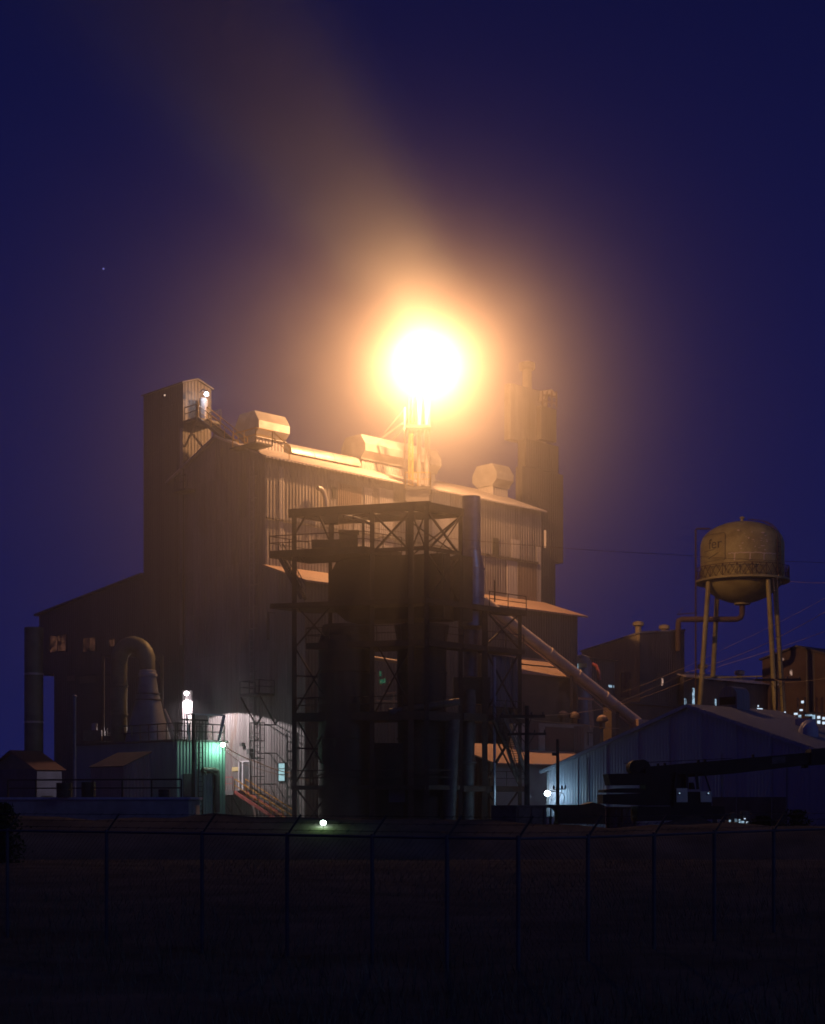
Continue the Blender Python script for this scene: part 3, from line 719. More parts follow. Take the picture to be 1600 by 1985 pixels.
brace(lM, 0, zdk, lS, 0, zt-.3, .14); brace(lS, 0, zdk, 0, 0, zt-.3, .1); brace(0, 0, zdk, 0, rA, zt-.3, .13); brace(lM, rA, zdk, 0, rA, zt-.3, .1); brace(lM*.5, rA, zdk, 0, rA, zt-.4, .07)
for (x0, y0, x1, y1) in ((596, 995, 574, 1032), (617, 995, 638, 1045), (571, 1065, 590, 1090)):
    m_ = MB(); m_.bar(FF.at(x0, y0), FF.at(x1, y1), .12); m_.build('brace', M['steel'], fr)
brace(0, 0, zd2, 0, rA, zdk, .1); brace(0, rB, zd3, 0, rC, zd2-.2, .10); brace(0, rB, zd4, 0, rC, zd3-.2, .10); brace(0, rB, zd5, 0, rC, zd4-.2, .10); brace(0, rB, 0, 0, rC, zd5-.2, .10)
for z0, z1 in ((zd3-.3, zd2), (zd4, zd3-.2), (zd5, zd4-.1), (0, zd5)): brace(lL, 0, z0, lM+2.8, 0, z1, .10)
brace(lM, .3, zd4, lS, .3, zd3, .1); brace(lM, 2.5, zd4+.4, lS, 2.5, zd3-.5, .08)
for y in (1310, 1450): beam(FF.at(571, y), FF.at(617, y+2), .1, .12)
# decks (solid grating with fascia), each with a railing
def deck(name_z, l0, l1, r0, r1, th=.36, rail=True, pts=None):
    m_ = MB(); m_.prism([FQ(l0, r0, name_z-th), FQ(l1, r0, name_z-th), FQ(l1, r1, name_z-th), FQ(l0, r1, name_z-th)], ZD*th); d_ = m_.build('deck', M['steel'], fr)
    if rail:
        m_ = MB(); railing(m_, pts or [FQ(l0, r1, name_z), FQ(l0, r0, name_z), FQ(l1, r0, name_z), FQ(l1, r1, name_z)], 1.05, .03, 1.7); m_.build('railing', M['steel'], d_)
lE = FF.k(529)
deck(ZY(1063, 108), lE, lM+.4, -.3, rA, .5)
deck(zd2, FF.k(536), -.4, -.6, rC*.0+rA, .36, False); deck(zd2+.004, -.35, .1, rA*.0+rA+.01, rC+.25, .38, True, [FQ(-.35, rB, zd2), FQ(-.35, rC+.2, zd2)])
m_ = MB(); m_.prism([FQ(lM*.3, rA+.02, zd2-.34), FQ(-.34, rA+.02, zd2-.34), FQ(-.34, rC+.2, zd2-.34), FQ(lM*.3, rC+.2, zd2-.34)], ZD*.33); m_.build('deck', M['steel'], fr)
deck(zd3, lL-1.2, -.2, -.4, rA, .42); deck(zd3-.02, 1.6, -.25, rA+.01, rC+.2, .34, True, [FQ(-.2, rB, zd3), FQ(-.2, rC+.15, zd3)])
deck(zd4, lL-.3, -.1, -.3, rA, .6); deck(zd4-.02, 2.2, -.25, rA+.01, rC+.2, .5, True, [FQ(-.2, rB, zd4), FQ(-.2, rC+.15, zd4)])
deck(zd5, lL, -.1, -.3, rA, .3); deck(zd5-.02, 2.2, -.25, rA+.01, rC+.4, .4, True, [FQ(-.2, rB, zd5), FQ(-.2, rC+.3, zd5)])
# stairs
m_ = MB(); p0 = FF.at(540, 1077); p1 = FF.at(585, 1160); stair(m_, p0, p1, Vector((.25, .75, 0)), 16, 1.0); m_.build('stair', M['steel_grey'], fr)
frs = Plane(N0+Vector((.55, -.55, 0)), FR_)
for (x0, y0, x1, y1) in ((958, 1392, 985, 1452), (984, 1452, 1004, 1515)):
    m_ = MB(); stair(m_, frs.at(x0, y0), frs.at(x1, y1), Vector((.7, -.35, 0)), 14, 1.0); m_.build('stair', M['steel_grey'], fr)
for (x0, y0, x1, y1) in ((956, 1397, 980, 1450), (962, 1478, 985, 1440)):
    m_ = MB(); m_.bar(frs.at(x0, y0), frs.at(x1, y1), .15); m_.build('brace', M['steel'], fr)
# corrugated screen between the right columns
m_ = MB(); fo = Plane(N0-Vector((-.10, .10, 0))*0+Vector((-.45, .45, 0)), FR_); A, B = fo.at(944, 1266), fo.at(1005, 1276)
m_.prism([Vector((A.x, A.y, ZY(1368, A.y))), Vector((B.x, B.y, ZY(1368, A.y))), B, A], Vector((-.06, .06, 0))); m_.build('screen_panel', M['purple_siding'], fr)
# hoist, winch and pipes on the upper deck
zd1 = ZY(1063, 108)
m_ = MB(); m_.bar(FF.at(643, 1062), FF.at(643, 1004), .34); m_.box(FF.at(643, 1008), Vector((.5, 0, 0)), Vector((0, .35, 0)), ZD*.28); m_.build('hoist_post', M['steel'], fr)
m_ = MB(); c_ = FF.at(676, 1050)+Vector((0, .6, 0)); m_.box(c_, Vector((.62, 0, 0)), Vector((0, .5, 0)), ZD*.55); m_.box(c_+ZD*.75, Vector((.72, 0, 0)), Vector((0, .3, 0)), ZD*.12); m_.bar(c_+Vector((.3, 0, .8)), c_+Vector((.3, 0, 2.0)), .06); m_.bar(c_+Vector((-.4, 0, .8)), c_+Vector((-.4, 0, 2.2)), .05); m_.build('winch', M['steel'], fr)
m_ = MB(); m_.abox(FF.at(606, 0).x, FF.at(662, 0).x, 107.6, 109.2, zd1+.003, zd1+.55); m_.build('machine_bed', M['steel'], fr)
m_ = MB(); m_.path([FF.at(655, 994)+Vector((0, .8, 0)), FF.at(690, 1001)+Vector((0, .8, 0)), FF.at(723, 1012)+Vector((0, .8, 0))], .13, 8); m_.build('pipe', M['stack'], fr, smooth=True)
m_ = MB(); m_.tube(FQ(lM+.45, .5, 0), FQ(lM+.45, .5, zt-.8), .11); m_.tube(FQ(lM+.9, .3, zd1), FQ(lM+.9, .3, zt-.9), .1); m_.build('pipe', M['steel_grey'], fr, smooth=True)
m_ = MB(); m_.tube(FR.at(953, 1600)+Vector((.2, -.4, 0)), FR.at(953, 1275)+Vector((.2, -.4, 0)), .10); m_.build('pipe', M['stack'], fr, smooth=True)
m_ = MB(); m_.bar(FR.at(965, 1166)+Vector((-.2, .2, 0)), FR.at(965, 1124)+Vector((-.2, .2, 0)), .10); m_.build('davit_post', M['steel'], fr)

# vessels inside the frame
VG = 'dark vessels standing inside the steel frame'
def zrow(y): return ZY(y, 107.5)
vd = thing('dust_collector', 'long dark drum housing under the upper deck of the steel frame', 'vessel', FQ(4, 1.6, zd2))
m_ = MB(); l0, l1 = FF.k(613), FF.k(880)*0-2.0
prof_ = []
za_, zb_ = zrow(1198), zrow(1074)
cz, hh = (za_+zb_)/2, (zb_-za_)/2
m_.prism([FQ(FF.k(612), 1.5, zrow(1100)), FQ(FF.k(620), 1.5, zrow(1083)), FQ(FF.k(640), 1.5, zrow(1076)), FQ(FF.k(740), 1.5, zrow(1074)), FQ(-.1, 1.5, zrow(1074)), FQ(-.1, 1.5, zrow(1198)), FQ(FF.k(640), 1.5, zrow(1198)), FQ(FF.k(620), 1.5, zrow(1180)), FQ(FF.k(612), 1.5, zrow(1150))], Vector((.9, 2.6, 0)))
m_.build('housing', M['vessel'], vd)
m_ = MB(); m_.prism([FQ(.3, rA-.3, zrow(1200)), FQ(.3, rA-.3, zrow(1073)), FQ(-.2, rA-.3, zrow(1073)), FQ(-.2, rA-.3, zrow(1200))], Vector((.9, .9, 0))); m_.box(FR.at(848, 1135)+Vector((0, 1.4, 0)), Vector((.9, 0, 0)), Vector((0, .8, 0)), ZD*2.3); m_.build('end_box', M['vessel'], vd)
for (x, r, lab, top) in ((672, 2.0, 'dark upright vessel on the left inside the steel frame', 1200), (818, 1.75, 'dark upright vessel on the right inside the steel frame', 1200)):
    p = P(x, HZ, 109.3); p.z = 0
    v_ = thing('upright_vessel', lab, 'vessel', p, VG)
    m_ = MB(); zt_ = zrow(1199); m_.lathe(p, [(r, 0), (r, zrow(1240)), (r*.93, zrow(1230)), (r*.85, zt_-.3)] if x < 700 else [(r*.96, 0), (r, zrow(1300)), (r, zrow(1240)), (r*1.12, zt_-.3)], 28); m_.build('shell', M['vessel'], v_, smooth=True)
    for y in (1300, 1430, 1500):
        m_ = MB(); m_.lathe(p+ZD*zrow(y), [(r*.99, -.06), (r*1.04, -.05), (r*1.04, .05), (r*.99, .06)], 28); m_.build('stiffening_ring', M['vessel'], v_, smooth=True)
# low plant at the foot of the frame
lw = thing('motor_house', 'low dark machine housing at the foot of the steel frame', 'machine housing', P(800, 1600, 107))
m_ = MB(); A = P(726, 1600, 108); B = P(880, 1395, 108); m_.abox(A.x, B.x, 108.2, 111, 0, ZY(1440, 108)); m_.build('housing', M['vessel'], lw)
m_ = MB(); m_.abox(A.x+1.0, A.x+2.4, 108.1, 108.19, ZY(1555, 108), ZY(1525, 108)); m_.build('hatch', M['purple_siding'], lw)
m_ = MB(); m_.tube(P(755, 1375, 106.4)-ZD*.2, P(890, 1360, 108), .25, n=12); m_.tube(P(870, 1600, 108), P(878, 1395, 108), .5, n=14); m_.build('duct', M['steel_grey'], lw, smooth=True)
dv = thing('down_pipe', 'vertical dark pipe leg beside the metal exhaust stack, low in the frame', 'pipe', P(905, 1600, 110))
m_ = MB(); m_.path([P(905, 1600, 110), P(905, 1480, 110), P(908, 1400, 110), P(912, 1340, 110.5)], [.55, .55, .5, .45], 16); m_.build('pipe', M['steel_grey'], dv, smooth=True)
m_ = MB(); m_.lathe(P(905, 1478, 110), [(.5, -.1), (.72, -.08), (.72, .08), (.5, .1)], 18); m_.build('flange', M['steel_grey'], dv)

# round metal exhaust stack
D = 111.0
sx = P(914, HZ, D); sx.z = 0
es = thing('exhaust_stack', 'round grey metal exhaust stack with wider lower half, right of the frame top', 'chimney', sx)
K = lambda y: ZY(y, D)
m_ = MB(); m_.lathe(sx, [(.95, K(1215)), (.95, K(1103)), (.93, K(1100)), (.68, K(1069)), (.66, K(1064)), (.66, K(963)), (.60, K(963)), (.60, K(975))], 36); m_.build('stack_shell', M['stack'], es, smooth=True)
for y, r in ((1103, .955), (1066, .675), (1160, .955)):
    m_ = MB(); m_.lathe(sx+ZD*K(y), [(r, -.05), (r+.03, -.04), (r+.03, .04), (r, .05)], 36); m_.build('seam', M['stack'], es, smooth=True)
m_ = MB(); m_.lathe(sx+Vector((-.05, 0, 0)), [(.50, K(1312)), (.50, K(1232)), (.56, K(1222)), (.93, K(1216))], 28); m_.build('lower_duct', M['cone'], es, smooth=True)
m_ = MB(); m_.box(sx+Vector((0, 0, K(1340))), Vector((1.3, 0, 0)), Vector((0, .8, 0)), ZD*.95); m_.build('fan_housing', M['vessel'], es)
q = MB(); q.lathe(sx+ZD*K(975), [(.58, -.02), (.58, .02)], 24); q.build('stack_mouth', M['opening'], es)

# ================================================================== LIGHT MAST and the great lamp in the steam
DM = 134.0
LAMP = P(825, 697, DM-2.6)
mt = thing('light_mast', 'bright pipe mast with yellow caged ladder at the wall top under the great light', 'mast', P(808, 968, DM))
for (x, r) in ((813, .20), (828, .20)):
    m_ = MB(); m_.tube(P(x, 968, DM), P(x, 738, DM), r, n=14); m_.build('pipe', M['galv'], mt, smooth=True)
for x, y0, y1, w in ((785, 970, 790, .17), (833, 960, 770, .13)):
    m_ = MB(); m_.bar(P(x, y0, DM+.7), P(x, y1, DM+.7), w); m_.build('post', M['galv'], mt)
m_ = MB(); ladder(m_, P(793, 946, DM-.3), P(793, 770, DM-.3), Vector((.34, 0, 0)), .3, .025); cage(m_, P(793, 930, DM-.3), P(793, 845, DM-.3), Vector((.34, 0, 0)), Vector((0, -.6, 0)), 1.6, .02); m_.build('ladder', M['yellow'], mt)
for y, h in ((829, .22), (947, .3)):
    m_ = MB(); z = ZY(y, DM); m_.abox(P(786, y, DM).x, P(835, y, DM).x, DM-1.0, DM+1.0, z-h, z); pl_ = m_.build('platform', M['steel_grey'], mt)
    if y > 900:
        m_ = MB(); A, B = P(786, y, DM), P(835, y, DM); A.z = B.z = z
        railing(m_, [A+Vector((0, .9, 0)), A+Vector((0, -.95, 0)), B+Vector((0, -.95, 0)), B+Vector((0, .9, 0))], 1.2, .03, 1.0); m_.build('railing', M['yellow'], pl_)
m_ = MB(); A, B = P(787, 950, DM), P(832, 976, DM); m_.abox(A.x, B.x, DM-.9, DM+1.2, B.z, ZY(950.5, DM)); m_.build('base_box', M['siding'], mt)
m_ = MB(); m_.bar(P(742, 848, DM+2.5), P(781, 821, DM+.7), .16); m_.bar(P(762, 852, DM+2.5), P(783, 830, DM+.7), .12); m_.bar(P(745, 840, DM+2.5), P(783, 795, DM+.7), .10); m_.bar(P(799, 906, DM+.2), P(806, 888, DM+.2), .10); m_.bar(P(790, 856, DM), P(815, 832, DM), .1); m_.build('brace', M['galv'], mt)
fl = thing('flood_lamp', 'great warm light glaring at the top of the pipe mast', 'lamp', LAMP)
for k in range(4):
    an = k*PI/2+.4; p = LAMP+Vector((.75*math.cos(an), .75*math.sin(an), .25))
    m_ = MB(); m_.lathe(p, [(.28, -.22), (.34, -.1), (.3, .15), (.1, .25)], 14); h_ = m_.build('lamp_head', M['steel_grey'], fl, smooth=True)
    m_ = MB(); m_.lathe(p+Vector((.02*math.cos(an), .02*math.sin(an), -.24)), [(.24, -.02), (.26, .0)], 14); m_.build('lens', M['warm_lens'], h_)
m_ = MB(); m_.bar(LAMP+Vector((-.8, 0, .55)), LAMP+Vector((.8, 0, .55)), .1); m_.bar(LAMP+Vector((0, -.8, .58)), LAMP+Vector((0, .8, .58)), .1); m_.bar(LAMP+ZD*.6, LAMP+Vector((0, 2.7, .3)), .14); m_.bar(LAMP+ZD*.5, LAMP+Vector((0, 2.6, -1.9)), .12); m_.build('crossarm', M['galv'], fl)
MAIN_POWER = 49000
lamp_light(fl, LAMP+Vector((0, 0, -.35)), MAIN_POWER, (1.0, .465, .178), radius=.35)

# ================================================================== BLOCKS BEHIND on the right
def simple_block(name, label, cat, pl, pc, pr, D, ytop, mat, z0=0, tops=None, roof=None, group=None, parent=None):
    c, a, b = block_pts(pl, pc, pr, D)
    t = parent or thing(name, label, cat, c+ZD*z0, group)
    zc_ = ZY(ytop, D); zu, zv = (tops or (zc_, zc_))
    m_ = MB(); block(m_, c, a, b, z0, zc_, zu, zv); m_.build('wall', M[mat], t)
    if roof:
        e_ = .25
        vs = [c-UD*e_-VD*e_+ZD*(zc_+.004), c+UD*(a+e_)-VD*e_+ZD*(zu+.004), c+UD*(a+e_)+VD*(b+e_)+ZD*(zu+zv-zc_+.004), c-UD*e_+VD*(b+e_)+ZD*(zv+.004)]
        m_ = MB(); m_.prism(vs, ZD*.14); m_.build('roof', M[roof], t)
    return t, c, a, b
D = 157.0
pt, c, a, b = simple_block('process_tower', 'stepped tower block at the far right end of the big building in haze', 'tower', 1010, 1024, 1077, D, 1078, 'siding_dark')
for (pl_, pc_, pr_, D_, y0, y1, m) in ((1000, 1013, 1092, 156.4, 1079, 903, 'siding_dark'), (1004, 1020, 1083, 157, 903.5, 850, 'siding_dark'), (978, 990, 1060, 157.5, 850.5, 742, 'siding'), (1040, 1050, 1079, 157.3, 850.5, 786, 'siding_dark')):
    c, a, b = block_pts(pl_, pc_, pr_, D_)
    m_ = MB(); block(m_, c, a, b, ZY(y0, D_), ZY(y1, D_)); m_.build('upper_stage', M[m], pt)
m_ = MB(); x = P(1022, 742, 160); m_.lathe(x, [(.5, -2), (.5, 1.3), (.85, 1.4), (.85, 2.0), (.3, 2.2)], 16); m_.build('roof_cowl', M['siding'], pt, smooth=True)
m_ = MB()
for xx in (1052, 1061, 1070, 1079): m_.bar(P(xx, 790, 157), P(xx, 758, 157), .14)
m_.bar(P(1050, 765, 157), P(1080, 770, 157), .14); m_.bar(P(1050, 776, 157), P(1080, 782, 157), .12); m_.bar(P(1052, 788, 157), P(1061, 760, 157), .1); m_.build('roof_frame', M['steel'], pt)
m_ = MB(); x = P(1074, 768, 158.5); m_.path([x, x+Vector((-.3, 0, .4)), x+Vector((-1.2, 0, .3)), x+Vector((-1.3, 0, -.6))], .35, 10); m_.build('roof_duct', M['siding'], pt, smooth=True)
# annex blocks low on the right
ab, c, a, b = simple_block('annex_building', 'brown block under the conveyor tube with a lit sloping tin roof', 'building', 996, 1004, 1118, 131, 1302, 'brown_wall', roof=None)
dA = 131.0
m_ = MB(); ry = ZY(1306, dA)
q = [c-VD*.3-UD*.3, c+UD*(a+.3)-VD*.3]
m_.prism([q[0]+ZD*ry, q[1]+ZD*(ry-.05), q[1]+VD*4.5+ZD*(ry+1.9), q[0]+VD*4.5+ZD*(ry+1.95)], ZD*.12); m_.build('roof', M['roof_rust'], ab)
m_ = MB(); m_.bar(q[0]+VD*2.2+ZD*(ry+1.1), q[1]+VD*2.2+ZD*(ry+1.06), .12); m_.build('roof_pipe', M['steel'], ab)
lb, c, a, b = simple_block('low_building', 'low pale rendered building with brown doors right of the utility pole', 'building', 985, 996, 1150, 126, 1400, 'pale_wall', tops=(ZY(1400, 126)+.1, ZY(1400, 126)))
pl0 = Plane(c, UD)
for (x0, y0, x1, y1, m) in ((1045, 1402, 1056, 1460, 'pale_wall'), (1113, 1408, 1132, 1470, 'rust_patch'), (1024, 1398, 1043, 1460, 'brown_wall'), (1057, 1410, 1112, 1460, 'brown_wall')):
    q = MB(); wall_rect(q, pl0, x0, y0, x1, y1, .05, -VD); q.build('door', M[m], lb)
m_ = MB(); m_.bar(pl0.at(1136, 1420)-VD*.15, pl0.at(1150, 1421)-VD*.15, .08); m_.bar(pl0.at(1138, 1420)-VD*.15, pl0.at(1138, 1445)-VD*.15, .08); m_.bar(pl0.at(1163, 1422)-VD*.15, pl0.at(1163, 1440)-VD*.15, .08); m_.build('wall_pipe', M['steel_grey'], lb)
lr, c, a, b = simple_block('low_roof_shed', 'low shed with warm lit tin roof at the foot of the stair tower', 'shed', 950, 958, 1170, 119, 1478, 'pale_wall')
m_ = MB(); ry = ZY(1482, 119)
m_.prism([c-VD*.4-UD*.3+ZD*ry, c+UD*(a+.3)-VD*.4+ZD*ry, c+UD*(a+.3)+VD*5.2+ZD*(ry+1.75), c-UD*.3+VD*5.2+ZD*(ry+1.75)], ZD*.12); m_.build('roof', M['roof_rust'], lr)
# roof ventilators, T post
for (x, y, D_, lab) in ((1092, 1398, 133, 'leftmost of three domed vents on the low pale building'), (1114, 1400, 133, 'middle one of three domed vents on the low pale building'), (1168, 1406, 133, 'domed vent under the lower end of the conveyor tube')):
    p = P(x, y, D_); t = thing('domed_vent', lab, 'roof vent', p, 'domed vents in a row on the low pale building')
    m_ = MB(); m_.lathe(p, [(.25, -.3), (.25, .3), (.5, .32), (.52, .5), (.38, .72), (.1, .86)], 18); m_.build('cowl', M['brown_wall'], t, smooth=True)
    m_ = MB(); m_.lathe(p+ZD*.70, [(.40, .0), (.30, .12), (.08, .2)], 18); m_.build('cap', M['roof_rust'], t, smooth=True)
tp = thing('pipe_support', 'leaning post with a short lit crosspiece left of the conveyor tube', 'post', P(1147, 1410, 132))
m_ = MB(); m_.bar(P(1149, 1412, 132), P(1143, 1358, 132), .32); m_.build('post', M['siding'], tp)
m_ = MB(); m_.bar(P(1122, 1353, 132), P(1151, 1356, 132), .5, .14); m_.bar(P(1151, 1358, 132.5), P(1178, 1380, 132.5), .07); m_.build('crosspiece', M['roof_rust'], tp)
# conveyor tube
ct = thing('conveyor_tube', 'long pale round conveyor tube sloping down from the frame to the blue shed', 'conveyor', P(1240, 1405, 137))
A, B = P(935, 1163, 130.6), P(1238, 1401, 137)
m_ = MB(); m_.path([A.lerp(B, i/12) for i in range(13)], .46, 18); m_.build('tube', M['tube'], ct, smooth=True)
for f_ in (.42, .60, .78):
    p = A.lerp(B, f_); d_ = (B-A).normalized(); m_ = MB(); m_.path([p-d_*.07, p+d_*.07], .52, 18); m_.build('coupling', M['tube'], ct, smooth=True)
m_ = MB(); dn = Vector((-.05, .1, -.66)); m_.bar(A+dn, B+dn, .2, .16)
for i in range(14):
    p = A.lerp(B, (i+.5)/14); m_.bar(p+dn, p+Vector((0, -.1, -.1)), .06)
m_.build('truss', M['roof_rust'], ct)
m_ = MB(); m_.box(P(1240, 1406, 137), UD*.8, VD*.5, ZD*.5); m_.build('tail_box', M['roof_rust'], ct)
m_ = MB(); p = A.lerp(B, .56); m_.bar(p-ZD*.4, Vector((p.x, p.y, 0)), .25); p = A.lerp(B, .86); m_.bar(p-ZD*.4, Vector((p.x, p.y, 0)), .25); m_.build('leg', M['brown_wall'], ct)

# equipment behind the tube
eq = thing('silencer_tank', 'bluish tank with pipes behind the middle of the conveyor tube', 'tank', P(1128, 1330, 150))
m_ = MB(); p = P(1128, 1345, 150); m_.lathe(p, [(1.0, -6), (1.0, 3.0), (.7, 3.6), (.2, 3.8)], 18); m_.build('shell', M['cone'], eq, smooth=True)
m_ = MB(); m_.path([P(1148, 1287, 150), P(1156, 1290, 150), P(1161, 1302, 150), P(1162, 1318, 150)], .17, 8); m_.build('red_pipe', M['red_rail'], eq, smooth=True)
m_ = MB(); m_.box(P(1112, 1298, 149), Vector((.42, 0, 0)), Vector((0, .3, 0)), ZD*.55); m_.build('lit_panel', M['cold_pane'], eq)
m_ = MB()
for (x0, y0, x1, y1) in ((1120, 1288, 1138, 1288), (1120, 1292, 1138, 1292), (1150, 1320, 1170, 1345), (1175, 1338, 1188, 1352)): m_.bar(P(x0, y0, 149), P(x1, y1, 149), .18)
m_.build('pipe', M['olive'], eq)
# far building with two roof cowls
D = 168.0
fb, c, a, b = simple_block('far_block', 'tall flat block with two roof cowls left of the water tower', 'building', 1128, 1240, 1326, D, 1228, 'olive', tops=(ZY(1246, D)+1.9, ZY(1268, 176)))
m_ = MB(); zc_ = ZY(1228, D)
vs = [c-UD*.15-VD*.15+ZD*(zc_+.004), c+UD*(a+.15)-VD*.15+ZD*(ZY(1246, D)+1.904), c+UD*(a+.15)+VD*(b+.1)+ZD*(ZY(1246, D)+1.904+ZY(1268, 176)-zc_), c-UD*.15+VD*(b+.1)+ZD*(ZY(1268, 176)+.004)]
m_.prism(vs, ZD*.2); m_.build('roof', M['siding'], fb)
m_ = MB(); m_.prism([c-VD*.04+ZD*0, c+UD*a-VD*.04, c+UD*a-VD*.04+ZD*(ZY(1246, D)+1.85), c-VD*.04+ZD*(zc_-.05)], -VD*.05); m_.build('end_wall', M['siding_dark'], fb)  # dark sheet over the right face: its shade painted into the wall colour
for (f_, lab) in ((.02, ''), (.6, '')):
    p = c+UD*(a*f_+.4)+VD*.6+ZD*(zc_+.3); m_ = MB(); m_.lathe(p, [(.35, -.6), (.35, .55), (.62, .65), (.62, 1.0), (.2, 1.15)], 16); m_.build('roof_cowl', M['olive'], fb, smooth=True)
pv = Plane(c, VD)
q = MB(); wall_rect(q, pv, 1204, 1303, 1222, 1352, .05, -UD); q.build('door', M['rust_patch'], fb)
q = MB(); wall_rect(q, Plane(c-VD*.1, UD), 1282.5, 1315, 1285.5, 1329, .05, -VD); q.build('lit_window', M['pink_pane'], fb)
db, c, a, b = simple_block('dark_shed', 'small dark shed in front of the far block with roof cowls', 'shed', 1112, 1128, 1192, 160, 1276, 'siding_dark', roof='steel_grey')
for (x0, y0, x1, y1) in ((1145, 1322, 1156, 1327), (1180, 1328, 1190, 1333)):
    q = MB(); wall_rect(q, Plane(c, UD), x0, y0, x1, y1, .05, -VD); q.build('lit_window', M['cold_pane'], db)
yb, c, a, b = simple_block('yard_shed', 'brown yard building with a sloping roof right of the conveyor tube foot', 'building', 1170, 1186, 1322, 140, 1362, 'brown_wall', roof='steel_grey')
# long low building under the water tower
lf, c, a, b = simple_block('long_building', 'long low building with pale roof strip under the water tower', 'building', 1318, 1326, 1530, 172, 1312, 'siding_dark')
m_ = MB(); ry = ZY(1313, 172); m_.prism([c-VD*.3+ZD*ry, c+UD*a-VD*.3+ZD*ry, c+UD*a+VD*3+ZD*(ry+.9), c+VD*3+ZD*(ry+.9)], ZD*.15); m_.build('roof', M['roof'], lf)
for (x, y) in ((1362, 1303), (1434, 1315)):
    m_ = MB(); D_ = Plane(c+VD*1.5, UD).at(x, y).y; p = P(x, y, D_); m_.lathe(p, [(.32, -.4), (.32, .35), (.6, .45), (.6, .85), (.2, 1.0)], 14); m_.build('roof_cowl', M['siding'], lf, smooth=True)
plf = Plane(c, UD)
for (x0, y0, x1, y1, m) in ((1327, 1354, 1330.5, 1366, 'cold_pane'), (1342.5, 1334, 1346, 1368, 'cold_pane'), (1386, 1355, 1388, 1368, 'cold_pane'), (1468, 1373, 1478, 1380, 'cold_spark'), (1469, 1367, 1470.5, 1370, 'cold_spark'), (1501.5, 1367, 1506, 1378, 'cold_spark')):
    q = MB(); wall_rect(q, plf, x0, y0, x1, y1, .06, -VD); q.build('lit_window', M[m], lf)
# gabled works building at the far right
gw_c, gw_a, gw_b = block_pts(1478, 1600, 1760, 178)
gw = thing('gabled_works', 'brown gabled works building with scattered lights at the right edge', 'building', gw_c)
pk = Plane(gw_c, VD); zp = pk.at(1546, 1255); ze = pk.at(1480, 1280).z; z2 = pk.at(1600, 1270).z
tp_ = pk.k(1546)
m_ = MB(); m_.prism([gw_c, gw_c+VD*gw_b, gw_c+VD*gw_b+ZD*ze, gw_c+VD*tp_+ZD*zp.z, gw_c+ZD*z2], UD*30); m_.build('wall', M['brown_wall'], gw)
m_ = MB(); m_.prism([gw_c-UD*.3+VD*(gw_b+.3)+ZD*(ze+.01), gw_c-UD*.3+VD*tp_+ZD*(zp.z+.02), gw_c-UD*.3-VD*.3+ZD*(z2), gw_c-UD*.3-VD*.3+ZD*(z2+.2), gw_c-UD*.3+VD*tp_+ZD*(zp.z+.25), gw_c-UD*.3+VD*(gw_b+.3)+ZD*(ze+.2)], UD*30); m_.build('roof', M['siding_dark'], gw)
q = MB(); wall_rect(q, pk, 1563, 1262, 1580, 1400, .06, -UD); q.build('wall_panel', M['siding_dark'], gw)
for (x0, y0, x1, y1, m) in ((1513, 1276, 1520, 1280, 'pink_pane'), (1532, 1298, 1536, 1310, 'pink_pane'), (1509, 1320, 1513, 1328, 'pink_pane')):
    q = MB(); wall_rect(q, pk, x0, y0, x1, y1, .08, -UD); q.build('lit_window', M[m], gw)
# lit process yard right edge: a rack with lamps
lk = thing('lit_rack', 'bright cold lit pipe rack beyond the blue shed roof at the right edge', 'pipe rack', P(1572, 1415, 150))
for (x0, y0, x1, y1, m) in ((1554, 1358.5, 1558, 1363, 'cold_spark'), (1551, 1375, 1556, 1378, 'cold_spark'), (1540, 1382, 1546, 1385.5, 'cold_spark'), (1548, 1386, 1553, 1396, 'cold_pane'), (1575, 1386, 1580, 1404, 'cold_pane'), (1561, 1385, 1574, 1388, 'cold_pane'), (1562, 1396, 1574, 1404, 'cold_pane'), (1585, 1388, 1590, 1393, 'cold_spark'), (1585, 1397, 1590, 1403, 'cold_spark'), (1595, 1390, 1599, 1395, 'cold_spark'), (1595, 1399, 1599, 1404, 'cold_spark'), (1562, 1405, 1565, 1408, 'cold_spark'), (1521, 1379.5, 1523, 1382, 'cold_spark')):
    m_ = MB(); A, B = P(x0, y1, 150), P(x1, y0, 150); m_.abox(A.x, B.x, 149.9, 150.1, A.z, B.z); m_.build('work_light', M[m], lk)
m_ = MB()
for x in (1547, 1560, 1583, 1593, 1604): m_.bar(P(x, 1553, 150.3), P(x, 1352, 150.3), .2)
for y in (1383, 1395, 1408): m_.bar(P(1540, y, 150.3), P(1610, y, 150.3), .18)
m_.build('rack_frame', M['steel'], lk)

# green lit openings and lit rails seen through the frame
gp_ = MWo(5.05)
for (x0, y0, x1, y1) in ((736, 1301, 739, 1311), (736, 1317, 741, 1326), (741.5, 1316, 744, 1324), (745, 1315, 747, 1324)):
    q = MB(); wall_rect(q, gp_, x0, y0, x1, y1, .05, nM); q.build('lit_window', M['teal_pane'], b0)
wt_ = thing('pipe_bridge', 'lit pipe bridge glimpsed through the gap in the steel frame', 'pipe bridge', P(750, 1360, 122.5))
m_ = MB(); m_.tube(P(715, 1274, 122.5), P(790, 1286, 122.5), .16, n=10); m_.build('pipe', M['roof_rust'], wt_, smooth=True)
m_ = MB(); m_.bar(P(744, 1344, 122), P(768, 1342, 122), .6, .1); m_.bar(P(729, 1358, 122), P(770, 1360, 122), .6, .1); m_.bar(P(764, 1343, 122), P(764, 1400, 122), .12); m_.build('walkway', M['roof_rust'], wt_)

